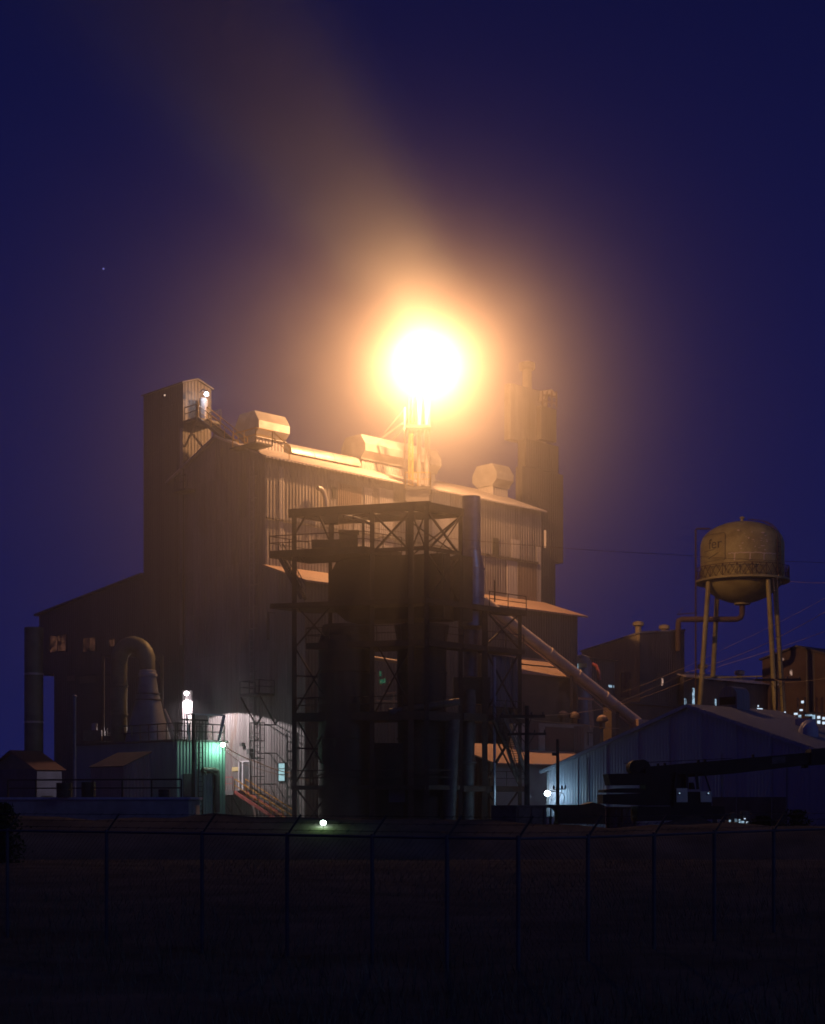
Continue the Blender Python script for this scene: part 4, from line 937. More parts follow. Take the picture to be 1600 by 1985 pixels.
# ================================================================== WATER TOWER
D = 172.0
wx = P(1439, HZ, D); wx.z = 0
R = 80/FPX*D
wt = thing('water_tower', 'round bellied water tower on four splayed legs with a railed balcony', 'water tower', wx)
W = lambda y: ZY(y, D)
m_ = MB(); prof_ = [(.35, W(1170)), (R*.22, W(1168)), (R*.38, W(1165)), (R*.6, W(1157.5)), (R*.8, W(1146)), (R*.95, W(1133)), (R, W(1122)), (R, W(1056))]
for i in range(1, 11):
    an = PI/2*i/10; prof_.append((R*math.cos(an)*.985+.02, W(1056)+(W(1012)-W(1056))*math.sin(an)))
m_.lathe(wx, prof_, 48); tank = m_.build('tank', M['tank'], wt, smooth=True)
m_ = MB(); m_.lathe(wx, [(R*.99, W(1131)), (R*1.13, W(1130)), (R*1.13, W(1126)), (R*.99, W(1125.5))], 48); bal = m_.build('balcony', M['tank'], wt, smooth=True)
m_ = MB(); zb0, zb1 = W(1126), W(1103); RB = R*1.115
for k in range(40):
    a0, a1 = 2*PI*k/40, 2*PI*(k+1)/40
    p0 = wx+Vector((RB*math.cos(a0), RB*math.sin(a0), 0)); p1 = wx+Vector((RB*math.cos(a1), RB*math.sin(a1), 0))
    m_.bar(p0+ZD*zb1, p1+ZD*zb1, .07)
    if k % 2 == 0: m_.bar(p0+ZD*zb0, p0+ZD*zb1, .06)
    m_.bar(p0+ZD*zb0, p1+ZD*(zb1-.05), .045); m_.bar(p1+ZD*zb0, p0+ZD*(zb1-.05), .045)
m_.build('railing', M['steel'], bal)
m_ = MB(); m_.lathe(wx, [(.9, W(1172)), (.9, W(1168.5)), (.6, W(1166))], 24); m_.build('riser_plate', M['tank'], wt)
ftop = .95*R; fbot = 1.27*R
for th in (-1.13, -1.13+PI/2, -1.13+PI, -1.13+3*PI/2):
    dv_ = Vector((math.cos(th), math.sin(th), 0))
    m_ = MB(); m_.tube(wx+dv_*ftop*1.04+ZD*W(1132), wx+dv_*(ftop+(fbot-ftop)*1.7), .27, .29, 12); m_.build('leg', M['tank'], wt, smooth=True)
m_ = MB(); th = -1.13; dv_ = Vector((math.cos(th), math.sin(th), 0)); off_ = Vector((.45, -.2, 0)); ladder(m_, wx+dv_*(fbot+.9)+off_, wx+dv_*(ftop+.35)+off_+ZD*W(1132), Vector((.4, 0, 0)), 1.25, .035); m_.build('ladder', M['steel_grey'], wt)
m_ = MB(); sd = Vector((math.cos(-.87), math.sin(-.87), 0)); tn = Vector((-math.sin(-.87), math.cos(-.87), 0))
zz = [W(1126)+i*(W(1050)-W(1126))/4 for i in range(5)]; ladder(m_, wx+sd*(R+.18)+ZD*zz[0], wx+sd*(R+.18)+ZD*W(1054), tn*.5, .42, .045)
pth = [wx+sd*(R+.18)*math.cos(PI/2*i/9)+ZD*(W(1054)+(W(1008)-W(1054))*math.sin(PI/2*i/9)) for i in range(9)]; m_.path(pth, .05, 6); m_.path([p+tn*.5 for p in pth], .05, 6); m_.build('tank_ladder', M['steel'], wt)
m_ = MB(); m_.lathe(wx, [(.16, W(1014)), (.16, W(1006)), (.3, W(1005)), (.3, W(1003)), (.1, W(1001))], 14); m_.build('finial', M['tank'], wt)
m_ = MB(); m_.path([wx+ZD*W(1170), wx+ZD*W(1190), wx+Vector((-.15, 0, W(1197))), wx+Vector((-.6, 0, W(1200.5))), Vector((P(1322, 0, D).x, D, W(1200.5))), Vector((P(1316, 0, D).x, D, W(1203))), Vector((P(1315, 0, D).x, D, W(1210))), Vector((P(1315, 0, D).x, D, W(1262)))], .31, 12); m_.build('riser_pipe', M['brown_wall'], wt, smooth=True)
m_ = MB(); xl = P(1349, 0, D).x; m_.path([Vector((xl, D, 0)), Vector((xl, D, W(1027))), Vector((xl+.15, D, W(1025))), Vector((P(1377, 0, D).x, D, W(1025)))], .10, 8); m_.bar(Vector((P(1313, 0, D).x, D, W(1191))), Vector((P(1352, 0, D).x, D, W(1188))), .1); m_.bar(Vector((P(1313, 0, D).x, D, W(1191))), Vector((P(1325, 0, D).x, D, W(1178))), .05); m_.build('overflow_pipe', M['steel'], wt)
m_ = MB(); m_.bar(P(1349, 1314, D), P(1478, 1311, D), .16); m_.build('strut', M['tank'], wt)
def on_tank(px, py, out=.03):
    x_ = max(-.9995, min(.9995, (P(px, py, D).x-wx.x)/R)); yy = -math.sqrt(1-x_*x_)
    return Vector((wx.x+x_*(R+out), wx.y+yy*(R+out), W(py)))
def tank_strip(mb_, pts, w):
    for (x0, y0), (x1, y1) in zip(pts[:-1], pts[1:]):
        for i in range(4): mb_.bar(on_tank(x0+(x1-x0)*i/4, y0+(y1-y0)*i/4), on_tank(x0+(x1-x0)*(i+1)/4, y0+(y1-y0)*(i+1)/4), w, w*.6)
m_ = MB(); tank_strip(m_, [(1360, 1044), (1391, 1043), (1393, 1046), (1393, 1093), (1391, 1095), (1362, 1094)], .05); tank_strip(m_, [(1362, 1074), (1376, 1073)], .06); tank_strip(m_, [(1382, 1080), (1367, 1089), (1384, 1094)], .06); m_.build('painted_outline', M['tank_text'], tank)
# the visible end of the painted word
fc = bpy.data.curves.new('lettering', 'FONT'); fc.body = 'fer'; fc.size = 1.0; fc.extrude = 0.0
fo_ = bpy.data.objects.new('lettering', fc); COL.objects.link(fo_)
bpy.context.view_layer.update()
tm = bpy.data.meshes.new_from_object(fo_.evaluated_get(bpy.context.evaluated_depsgraph_get()))
bpy.data.objects.remove(fo_); bpy.data.curves.remove(fc)
bmt = bmesh.new(); bmt.from_mesh(tm); bmesh.ops.triangulate(bmt, faces=bmt.faces); bmesh.ops.subdivide_edges(bmt, edges=bmt.edges, cuts=2)
xs_ = [v.co.x for v in bmt.verts]; x0_, x1_ = min(xs_), max(xs_); hs_ = max(v.co.y for v in bmt.verts)
aL, aR = math.asin((P(1367.5, 0, D).x-wx.x)/R), math.asin((P(1388, 0, D).x-wx.x)/R)
for v in bmt.verts:
    an = aL+(v.co.x-x0_)/(x1_-x0_)*(aR-aL); z = W(1071)+v.co.y/hs_*(W(1052)-W(1071))
    v.co = Vector((math.sin(an)*(R+.025), -math.cos(an)*(R+.025), z))
bmt.to_mesh(tm); bmt.free(); tm.materials.append(M['tank_text'])
to = bpy.data.objects.new('lettering', tm); COL.objects.link(to); to.parent = tank; to['label'] = 'dark painted letters fer'
# peeled paint patches
rnd = random.Random(21)
m_ = MB()
for k in range(26):
    x = rnd.uniform(1412, 1470); y = rnd.uniform(1036, 1078); w_ = rnd.uniform(1.2, 5); h_ = rnd.uniform(.8, 3); sk = rnd.uniform(-2, 2)
    m_.quad(on_tank(x, y), on_tank(x+w_, y+sk*.4), on_tank(x+w_+sk, y+h_), on_tank(x+sk, y+h_*.8))
for k in range(36):
    x = 1398+k*2.6; y = 1083+rnd.uniform(-.8, .8); m_.quad(on_tank(x, y), on_tank(x+2.7, y+rnd.uniform(-.5, .5)), on_tank(x+2.7, y+1.8), on_tank(x, y+1.8))
for x in (1408, 1436, 1463):
    m_.quad(on_tank(x, 1085), on_tank(x+2.4, 1085), on_tank(x+1.6, 1098), on_tank(x-.5, 1098))
m_.build('peeled_paint', M['scab'], tank)

# ================================================================== BLUE GABLED SHED
pkc = P(1337, HZ, 100); pkc.z = 0
SP = Plane(pkc, VD)
tl = SP.k(1060); tr = -13.5
zpk = ZY(1370, 100); slope = .328
zl_, zr_ = zpk-slope*tl, zpk+slope*tr
sh = thing('gabled_shed', 'wide low gabled metal shed, blue in the dusk, behind the crane', 'shed', pkc)
LEN = 10.0
m_ = MB(); m_.prism([pkc+VD*tl, pkc+VD*tl+ZD*zl_, pkc+ZD*zpk, pkc+VD*tr+ZD*zr_, pkc+VD*tr], UD*LEN); m_.build('wall', M['shed_wall'], sh)
m_ = MB(); o_ = -UD*.35
m_.prism([pkc+o_+VD*(tl+.4)+ZD*(zl_-.10), pkc+o_+ZD*(zpk+.03), pkc+o_+VD*(tr-.4)+ZD*(zr_-.10), pkc+o_+VD*(tr-.4)+ZD*(zr_+.05), pkc+o_+ZD*(zpk+.18), pkc+o_+VD*(tl+.4)+ZD*(zl_+.05)], UD*(LEN+.7)); m_.build('roof', M['shed_roof'], sh)
def shed_slope(t, s, up=.18): return pkc+UD*s+VD*t+ZD*(zpk-slope*abs(t)+up)
spo = Plane(pkc-UD*.02, VD)
q = MB(); wall_rect(q, Plane(pkc, VD), 1382, 1545, 1526, 1600, .05, -UD); q.build('door', M['door_dark'], sh)
m_ = MB(); m_.bar(spo.at(1526, 1470)-UD*.03, spo.at(1526, 1600)-UD*.03, .06); m_.bar(spo.at(1400, 1460)-UD*.03, spo.at(1400, 1545)-UD*.03, .05); m_.bar(spo.at(1140, 1468)-UD*.03, spo.at(1140, 1600)-UD*.03, .05); m_.build('wall_seam', M['shed_roof'], sh)
m_ = MB()
for k in range(9):
    t_ = tl-.3-k*2.6
    m_.bar(pkc-UD*.03+VD*t_+ZD*.1, pkc-UD*.03+VD*t_+ZD*(zpk-slope*abs(t_)-.15), .05, .04)
m_.build('sheet_seam', M['shed_wall'], sh)
m_ = MB(); m_.bar(pkc-UD*.10+VD*tl*.985+ZD*.1, pkc-UD*.10+VD*tl*.985+ZD*(zl_-.1), .12); m_.build('downspout', M['shed_roof'], sh)
m_ = MB(); m_.bar(pkc-UD*.37+VD*(tl+.3)+ZD*(zl_-.08), pkc-UD*.37+ZD*(zpk+.05), .05, .22); m_.bar(pkc-UD*.37+VD*(tr-.3)+ZD*(zr_-.08), pkc-UD*.37+ZD*(zpk+.05), .05, .22); m_.build('barge_trim', M['shed_wall'], sh)
# arched ridge ventilator
def ridge_vent(px, top, base, D_, wpx, L, arch=True):
    p = P(px, base, D_); w_ = wpx/2/FPX*D_; h_ = (base-top)/FPX*D_
    pts_ = [p-Vector((w_, 0, 1.2))]+[p+Vector((-w_*math.cos(PI*i/12), 0, h_-w_+w_*math.sin(PI*i/12))) for i in range(13)]+[p+Vector((w_, 0, -1.2))]
    return pts_
vb = P(1411, 1378, 103.5); w_ = 21/FPX*103.5
vz = ZY(1330, 103.5)-w_
ring_ = [VD*(-math.cos(PI*i/12)*w_)+ZD*(vz+w_*math.sin(PI*i/12)) for i in range(13)]
base_ = Vector((vb.x, vb.y, 0))
m_ = MB(); m_.prism([base_+VD*(-w_)+ZD*(zpk-.6)]+[base_+r_ for r_ in ring_]+[base_+VD*w_+ZD*(zpk-.6)], UD*1.55); rv = m_.build('ridge_vent', M['shed_roof'], sh, smooth=True)
m_ = MB(); m_.prism([base_-UD*.02+VD*(-w_*.86)+ZD*(zpk+.35), base_-UD*.02+VD*(-w_*.86)+ZD*(vz), base_-UD*.02+VD*(w_*.86)+ZD*(vz), base_-UD*.02+VD*(w_*.86)+ZD*(zpk+.35)], -UD*.03); m_.build('louver', M['opening'], rv)
p = shed_slope(-6.2, 4.2)
m_ = MB(); m_.lathe(p, [(.62, -.5), (.62, .35), (.4, .75), (.12, .9)], 20); m_.build('roof_vent', M['shed_wall'], sh, smooth=True)
p = shed_slope(-4.4, 6.3)
m_ = MB(); m_.prism([p+VD*.5-ZD*.3, p-VD*.5-ZD*.5, p-VD*.5+ZD*.55, p+VD*.5+ZD*.55], UD*.9); m_.build('roof_vent', M['shed_wall'], sh)

# ================================================================== CRANE
D = 85.0
cr = thing('mobile_crane', 'black mobile crane with long boom reaching right and a cream cab', 'crane', P(1300, HZ+95, D))
pz = lambda x, y, d=0: P(x, y, D+d)
def slab(name, pts, d0, d1, mat, parent=cr):
    m_ = MB(); m_.prism([pz(x, y, d0) for x, y in pts], Vector((0, d1-d0, 0))); return m_.build(name, M[mat], parent)
bo = slab('boom', [(1257, 1486), (1420, 1472), (1575, 1458), (1575, 1482), (1420, 1500), (1340, 1506), (1257, 1516)], -.5, .45, 'crane')
slab('boom_tip', [(1573, 1452), (1680, 1442), (1680, 1476), (1573, 1484)], -.62, .58, 'crane', bo)
slab('boom_collar', [(1559, 1481), (1567, 1480), (1567, 1488), (1559, 1489)], -.3, .3, 'crane', bo)
m_ = MB()
for x, y in ((1276, 1483), (1289, 1482), (1354, 1476), (1367, 1475), (1460, 1466)): m_.box(pz(x, y, 0), Vector((.06, 0, 0)), Vector((0, .1, 0)), ZD*.09)
m_.bar(pz(1210, 1480, -.1), pz(1420, 1470, -.1), .03); m_.build('sheave', M['crane'], bo)
slab('boom_plate', [(1497, 1468), (1523, 1466), (1523, 1479), (1497, 1481)], -.55, -.51, 'steel_grey', bo)
ht = slab('superstructure', [(1252, 1488), (1330, 1490), (1330, 1562), (1252, 1562)], -1.0, 1.2, 'crane')
slab('counterweight', [(1179, 1500), (1258, 1499), (1258, 1521), (1184, 1522)], -1.1, 1.3, 'crane')
slab('deck_plate', [(1170, 1531), (1200, 1528), (1240, 1528), (1256, 1534), (1256, 1537), (1170, 1536)], -1.1, 1.3, 'crane')
slab('outrigger_box', [(1169, 1540), (1262, 1537), (1262, 1562), (1169, 1558)], -1.2, 1.4, 'crane')
m_ = MB(); c_ = pz(1231, 1488); m_.tube(c_+Vector((0, -.7, 0)), c_+Vector((0, .7, 0)), .40, n=20); m_.tube(c_+Vector((.3, -.75, -.02)), c_+Vector((.3, -.66, -.02)), .45, n=20); m_.build('winch_drum', M['crane'], cr, smooth=True)
m_ = MB(); m_.bar(pz(1237, 1475, -.2), pz(1256, 1500, -.2), .12); m_.bar(pz(1240, 1476, .2), pz(1248, 1490, .2), .08); m_.build('winch_arm', M['crane'], cr)
# cab: posts, glass, cream door panels
cab = slab('cab', [(1330, 1535), (1379, 1535), (1380, 1563), (1306, 1563), (1308, 1527), (1330, 1527)], -1.15, -.1, 'crane')
slab('roof', [(1311, 1497), (1366, 1494), (1368, 1499), (1311, 1502)], -1.2, -.05, 'crane', cab)
for (x0, y0, x1, y1, w) in ((1312, 1500, 1309, 1530, .12), (1332, 1500, 1332, 1530, .14), (1350, 1498, 1353, 1530, .14), (1366, 1498, 1378, 1536, .08)):
    for d_ in (-1.12, -.15):
        m_ = MB(); m_.bar(pz(x0, y0, d_), pz(x1, y1, d_), w); m_.build('pillar', M['black'], cab)
slab('door', [(1312, 1528), (1333, 1528), (1333.5, 1555), (1312, 1555)], -1.21, -1.16, 'cab_paint', cab)
slab('door', [(1358, 1534), (1379, 1534), (1380, 1555), (1359, 1555)], -1.21, -1.16, 'cab_paint', cab)
for x in (1317.5, 1373.5):
    m_ = MB(); c_ = pz(x, 1538, -1.22); m_.tube(c_, c_+Vector((0, -.04, 0)), .075, n=14); k_ = m_.build('porthole', M['black'], cab); m_ = MB(); m_.ball(c_+Vector((0, -.045, .01)), .035, 6); m_.build('glint', M['cold_pane'], cab)  # glint is a painted-in reflection, a small glowing ball
slab('seat', [(1338, 1517), (1345, 1517), (1348, 1530), (1338, 1530)], -.8, -.4, 'black', cab)
# carrier
slab('carrier', [(1236, 1563), (1404, 1563), (1408, 1588), (1236, 1592)], -1.2, 1.3, 'crane')
for x in (1258, 1290, 1350, 1385):
    m_ = MB(); c_ = pz(x, 1598, -1.0); m_.tube(c_-Vector((0, .25, 0)), c_+Vector((0, .25, 0)), .5, n=22); w_o = m_.build('wheel', M['rubber'], cr, smooth=True)
    m_ = MB(); m_.tube(c_-Vector((0, .28, 0)), c_-Vector((0, .24, 0)), .26, n=18); m_.build('rim', M['steel_grey'], w_o)
    m_ = MB(); c_ = pz(x, 1598, 1.1); m_.tube(c_-Vector((0, .25, 0)), c_+Vector((0, .25, 0)), .5, n=22); m_.build('wheel', M['rubber'], cr, smooth=True)
# tyres must reach the ground
dz = pz(0, 1598).z-.5
for ch in cr.children:
    if ch.name.startswith('wheel'): ch.location.z = -dz

# ================================================================== CONTAINERS, TRUCK, SPOIL
def container(label, x0, xm, x1, y0, D, m1, m2):
    A, Bm, B = P(x0, HZ, D+1.2), P(xm, HZ, D), P(x1, HZ, D+1.0)
    for p in (A, Bm, B): p.z = 0
    t = thing('container', label, 'container', Bm, 'site containers in front of the blue shed')
    zt_ = ZY(y0, D); off_ = (A-Bm)
    m_ = MB(); m_.prism([A, Bm, B, A+(B-Bm)], ZD*zt_); m_.build('box', M[m1], t)
    m_ = MB(); n_ = Vector((0, -.05, 0))
    for f_ in (.08, .5, .92):
        p = Bm.lerp(B, f_); m_.bar(p+n_+ZD*.1, p+n_+ZD*(zt_-.05), .07)
    m_.bar(Bm+n_+ZD*(zt_-.06), B+n_+ZD*(zt_-.06), .1); m_.bar(A+n_+ZD*(zt_-.06), Bm+n_+ZD*(zt_-.06), .1); m_.build('door_frame', M[m2], t)
    return t
container('dark site container left of the cyan floodlight', 953, 1001, 1060, 1561, 92, 'steel_grey', 'steel_grey')
container('plain grey container under the crane counterweight', 1174, 1175.5, 1236, 1564, 88, 'purple_siding', 'steel_grey')
tr_ = thing('dump_trailer', 'black tarp covered trailer between the two containers', 'trailer', P(1120, HZ, 94))
m_ = MB(); m_.prism([P(1064, 1560, 94), P(1130, 1560, 94), P(1150, 1555, 94), P(1166, 1559, 94), P(1182, 1566, 94), P(1182, 1597, 94), P(1082, 1597, 94), P(1082, 1573, 94), P(1076, 1567, 94), P(1063, 1566, 94)], Vector((0, 2.4, 0))); m_.build('body', M['black'], tr_)
for x in (1105, 1130, 1160):
    m_ = MB(); c_ = P(x, 0, 94.2); c_.z = .5; m_.tube(c_-Vector((0, .3, 0)), c_+Vector((0, .3, 0)), .5, n=18); m_.build('wheel', M['rubber'], tr_, smooth=True)
m_ = MB(); m_.bar(P(1068, 1562, 94.1), Vector((P(1068, 0, 94.1).x, 94.1, 0)), .1); m_.build('landing_leg', M['black'], tr_)
pk_ = thing('parked_truck', 'small pale truck peeping through the gap beside the black trailer', 'truck', Vector((P(1079, 0, 99).x, 99, 0)))
zg = lambda y: ZY(y, 99)
m_ = MB(); m_.prism([P(1064, 1584, 99), P(1072, 1584, 99), P(1081, 1588, 99), P(1086, 1590, 99), P(1090, 1590, 99), P(1094, 1598, 99), P(1094, 1607, 99), P(1062, 1607, 99)], Vector((0, 1.9, 0))); m_.build('body', M['white'], pk_)
m_ = MB(); m_.prism([P(1064, 1582, 98.97), P(1070, 1582, 98.97), P(1069, 1597, 98.97), P(1065, 1597, 98.97)], Vector((0, .02, 0))); m_.prism([P(1074, 1592, 98.97), P(1078, 1592, 98.97), P(1078, 1598, 98.97), P(1073, 1598, 98.97)], Vector((0, .02, 0))); m_.build('window', M['opening'], pk_)
for x in (1069, 1088):
    m_ = MB(); c_ = P(x, 0, 99); c_.z = .42; m_.tube(c_+Vector((0, -.05, 0)), c_+Vector((0, .2, 0)), .42, n=18); m_.build('wheel', M['rubber'], pk_, smooth=True)
sp = MB(); sx0 = P(1345, HZ, 80.5)
pts_ = []
for i in range(13):
    for j in range(9):
        u_, v_ = (i/12-.5)*2, (j/8-.5)*2; r_ = math.sqrt(u_*u_+v_*v_)
        pts_.append((sx0.x+u_*3.6, 82+v_*2.0, max(-.05, 1.95*(1-r_**1.5)+.08*math.sin(9*u_+4*v_))))
sp.add(pts_, [(i*9+j, (i+1)*9+j, (i+1)*9+j+1, i*9+j+1) for i in range(12) for j in range(8)])
tag(sp.build('spoil_heap', M['ground'], loc=(sx0.x, 82, 0), smooth=True), 'low heap of dark earth in front of the crane wheels', 'earth heap')
# machinery under the shed door with cold glints
mc = thing('pump_set', 'small pump set glinting with cold lights in front of the dark shed door', 'machine', Vector((P(1430, 0, 90).x, 90, 0)))
m_ = MB(); A, B = P(1412, 1597, 90), P(1458, 1572, 90); m_.abox(A.x, B.x, 89.6, 91, 0, A.z+.2); m_.tube(Vector((A.x+.25, 90.2, A.z)), Vector((A.x+.25, 90.2, B.z-.1)), .2, n=14); m_.tube(Vector((B.x-.35, 90.2, A.z)), Vector((B.x-.35, 90.2, B.z)), .28, n=14); m_.build('engine', M['steel_grey'], mc)
m_ = MB(); m_.bar(P(1394, 1605, 90), P(1394, 1565, 90), .16); m_.build('post', M['shed_wall'], mc)
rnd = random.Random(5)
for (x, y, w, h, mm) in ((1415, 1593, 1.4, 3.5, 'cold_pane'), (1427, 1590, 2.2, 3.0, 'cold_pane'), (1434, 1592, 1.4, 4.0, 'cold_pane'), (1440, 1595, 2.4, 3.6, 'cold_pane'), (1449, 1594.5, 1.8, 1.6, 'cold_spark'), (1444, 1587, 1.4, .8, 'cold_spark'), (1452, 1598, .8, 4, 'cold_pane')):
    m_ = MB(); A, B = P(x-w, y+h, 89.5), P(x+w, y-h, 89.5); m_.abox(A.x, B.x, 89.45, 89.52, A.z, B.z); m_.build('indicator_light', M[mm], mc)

# ================================================================== LAMPS low down
L6 = P(1061.5, 1538, 107.6)
lamp('floodlight', 'cyan white floodlight beside the left corner of the blue shed', 'lamp', L6, 'cyan_lens', .21, 60, (.30, .72, 1.0), LG, [L6+ZD*.2, L6+Vector((.4, .2, .15)), L6+Vector((.9, 1.2, .1))], off=Vector((-.05, -.42, .0)), hood=False)
L5 = P(627, 1595, 74.5)
L5.z = P(627, 1595, 74.5).z
lamp('yard_light', 'small green glowing yard light on the dark bank below the frame', 'lamp', L5, 'green_lens', .14, 20, (.45, 1.0, .25), LG, [L5-ZD*.1, Vector((L5.x, L5.y+.05, .6))], off=Vector((0, -.3, .12)), hood=False)
ss = thing('small_lamp', 'tiny pair of pinkish light dashes left of the frame, above the ladder', 'lamp', GEo(.8).at(520, 1195))
for y in (1192, 1197):
    q = MB(); p = GEo(.8).at(519.5, y); q.box(p, Vector((.13, 0, 0)), Vector((0, .03, 0)), ZD*.05); q.build('lens', M['pink_pane'], ss)
m_ = MB(); p = GEo(.8).at(520, 1187); m_.bar(p, GEo(.8).at(520, 1240), .22); m_.bar(p+UD*.02, p+UD*.78, .07); m_.build('housing', M['steel_grey'], ss)

# ================================================================== UTILITY POLES AND LINES
PG = 'wooden utility poles around the plant'
def pole(label, px, ytop, D, arms, r=.14):
    b_ = Vector((P(px, 0, D).x, D, 0)); t = thing('utility_pole', label, 'utility pole', b_, PG)
    m_ = MB(); m_.tube(b_, Vector((b_.x, D, ZY(ytop, D))), r*1.1, r*.85, 12); m_.build('post', M['wood'], t, smooth=True)
    for (x0, x1, y, w) in arms:
        A, B = P(x0, y, D-.2), P(x1, y-.5, D-.2); m_ = MB(); m_.bar(A, B, .14, w); a_ = m_.build('crossarm', M['wood'], t)
        m_ = MB()
        for f_ in (.04, .3, .7, .96): p = A.lerp(B, f_); m_.lathe(p+ZD*w/2, [(.05, 0), (.07, .06), (.05, .16), (.02, .2)], 8)
        m_.build('insulator', M['steel_grey'], a_)
        m_ = MB(); m_.bar(A.lerp(B, .3)-ZD*.05, Vector((b_.x, D-.2, A.z-.8)), .04); m_.bar(A.lerp(B, .7)-ZD*.05, Vector((b_.x, D-.2, A.z-.8)), .04); m_.build('arm_brace', M['wood'], t)
    return t
pole('two armed utility pole beside the stair tower right of the frame', 1022, 1368, 100, [(970, 1057, 1389, .2), (985, 1059, 1423, .16)], .17)
p2 = pole('short bluish utility pole with a lamp box and one small arm, by the cyan floodlight', 1081.5, 1433, 96, [(1073, 1097, 1530, .06)], .115)
m_ = MB(); m_.box(P(1075.5, 1462, 95.8), Vector((.16, 0, 0)), Vector((0, .14, 0)), ZD*.09); m_.build('lamp_box', M['black'], p2)
m_ = MB(); m_.path([P(1084, 1536, 95.8), P(1092, 1538, 95.8), P(1095, 1545, 95.8), P(1092, 1556, 95.8), P(1092, 1572, 95.8)], .02, 5); m_.build('conduit', M['black'], p2)
pole('thin utility pole rising behind the blue shed, one wide arm, under the water tower', 1506, 1312, 118, [(1464, 1553, 1318, .17)], .09)
pole('dark utility pole in front of the green lit wall', 375, 1384, 104, [], .13)
WG = 'power lines strung over the right side of the plant'
def wire(label, pts, D0, D1, r=.018, sag=0):
    n = len(pts); pp = []
    for i in range(n-1):
        (x0, y0), (x1, y1) = pts[i], pts[i+1]
        for j in range(8):
            f_ = j/8; g_ = (i+f_)/(n-1); pp.append(P(x0+(x1-x0)*f_, y0+(y1-y0)*f_+sag*4*f_*(1-f_), D0+(D1-D0)*g_))
    pp.append(P(pts[-1][0], pts[-1][1], D1))
    m_ = MB(); m_.path(pp, r, 4); o = m_.build('power_line', M['wire'], loc=pp[0]); tag(o, label, 'power line', WG); return o
wire('upper lit power line from the two armed pole to the far block', [(1055, 1387), (1170, 1374), (1330, 1304)], 100, 160, .03, 2)
wire('lower lit power line from the two armed pole towards the blue shed', [(985, 1389), (1130, 1404), (1200, 1412)], 100, 120, .03, 2)
wire('power line passing above the long low building to the right edge', [(1330, 1304), (1480, 1250), (1660, 1150)], 130, 105, .022, 3)
wire('power line crossing between the legs of the water tower', [(1190, 1370), (1400, 1290), (1660, 1200)], 128, 104, .016, 4)
wire('power line from the conveyor foot up to the right edge below the balcony', [(1200, 1345), (1420, 1250), (1660, 1125)], 128, 104, .014, 4)
wire('dark power line in front of the big wall near the round stack', [(700, 1020), (940, 1050), (1300, 1075), (1640, 1092)], 100, 96, .012, 2)
wire('thin power line right of the water tower balcony with two beads', [(1532, 1127), (1600, 1130), (1660, 1132)], 150, 140, .02, 1)
wire('power line from the thin pole arm to the right edge', [(1498, 1315), (1540, 1322), (1660, 1302)], 118, 108, .02, 3)
wire('black service cable from the green wall lamp down to the stair', [(436, 1447), (500, 1478), (571, 1500)], 111, 112, .03, 3)
wire('thin cable running from the flat roof past the door to the frame', [(400, 1420), (470, 1480), (600, 1512)], 111, 112, .018, 4)

# ================================================================== CHAIN LINK FENCE
fpx = [-180, 15, 207, 392, 557, 722, 867, 1005, 1140, 1268, 1385, 1500, 1620, 1760]
def fd(px):
    ks = [(-200, 35.5), (0, 31.4), (400, 28.4), (800, 25.4), (1000, 24.6), (1200, 26.0), (1400, 29.6), (1600, 33.0), (1800, 36.5)]
    for (x0, d0), (x1, d1) in zip(ks[:-1], ks[1:]):
        if x0 <= px <= x1: return d0+(d1-d0)*(px-x0)/(x1-x0)
    return 33
fpts = [Vector((P(x, 0, fd(x)).x, fd(x), 0)) for x in fpx]
fe = thing('chain_link_fence', 'dark chain link fence with slanted barbed wire arms across the foreground', 'fence', fpts[6])
FHT = 2.1
for p in fpts:
    m_ = MB(); m_.tube(p-ZD*.1, p+ZD*(FHT+.05), .035, n=8); po = m_.build('post', M['fence'], fe, smooth=True)
    m_ = MB(); m_.bar(p+ZD*FHT, p+Vector((.24, .05, FHT+.36)), .035); m_.build('barb_arm', M['black'], po)
m_ = MB()
for a_, b_ in zip(fpts[:-1], fpts[1:]): m_.tube(a_+ZD*FHT, b_+ZD*FHT, .024, n=8)
m_.build('top_rail', M['fence'], fe, smooth=True)
m_ = MB()
for f_ in (.25, .6, .95):
    for a_, b_ in zip(fpts[:-1], fpts[1:]):
        o_ = Vector((.24*f_, .05*f_, FHT+.36*f_)); m_.bar(a_+o_, b_+o_, .009)
        L_ = (b_-a_).length
        for i in range(int(L_/.3)):
            p = a_.lerp(b_, (i+.5)*.3/L_)+o_; m_.bar(p-Vector((.03, 0, .03)), p+Vector((.03, 0, .03)), .007)
m_.build('barbed_wire', M['black'], fe)
m_ = MB(); pitch = .11
for a_, b_ in zip(fpts[:-1], fpts[1:]):
    d_ = (b_-a_); L_ = d_.length; d_.normalize(); k = -int((FHT-.08)/pitch)
    while k*pitch < L_:
        for sgn in (0, 1):
            x0, z0, x1, z1 = k*pitch, .04, k*pitch+FHT-.08, FHT-.04
            if sgn: z0, z1 = z1, z0
            if x0 < 0: z0 += (z1-z0)*(-x0)/(x1-x0); x0 = 0
            if x1 > L_: z1 -= (z1-z0)*(x1-L_)/(x1-x0); x1 = L_
            if x1-x0 > .02: m_.path([a_+d_*x0+ZD*z0, a_+d_*x1+ZD*z1], .0022, 3, False)
        k += 1
m_.build('wire_mesh', M['fence'], fe)

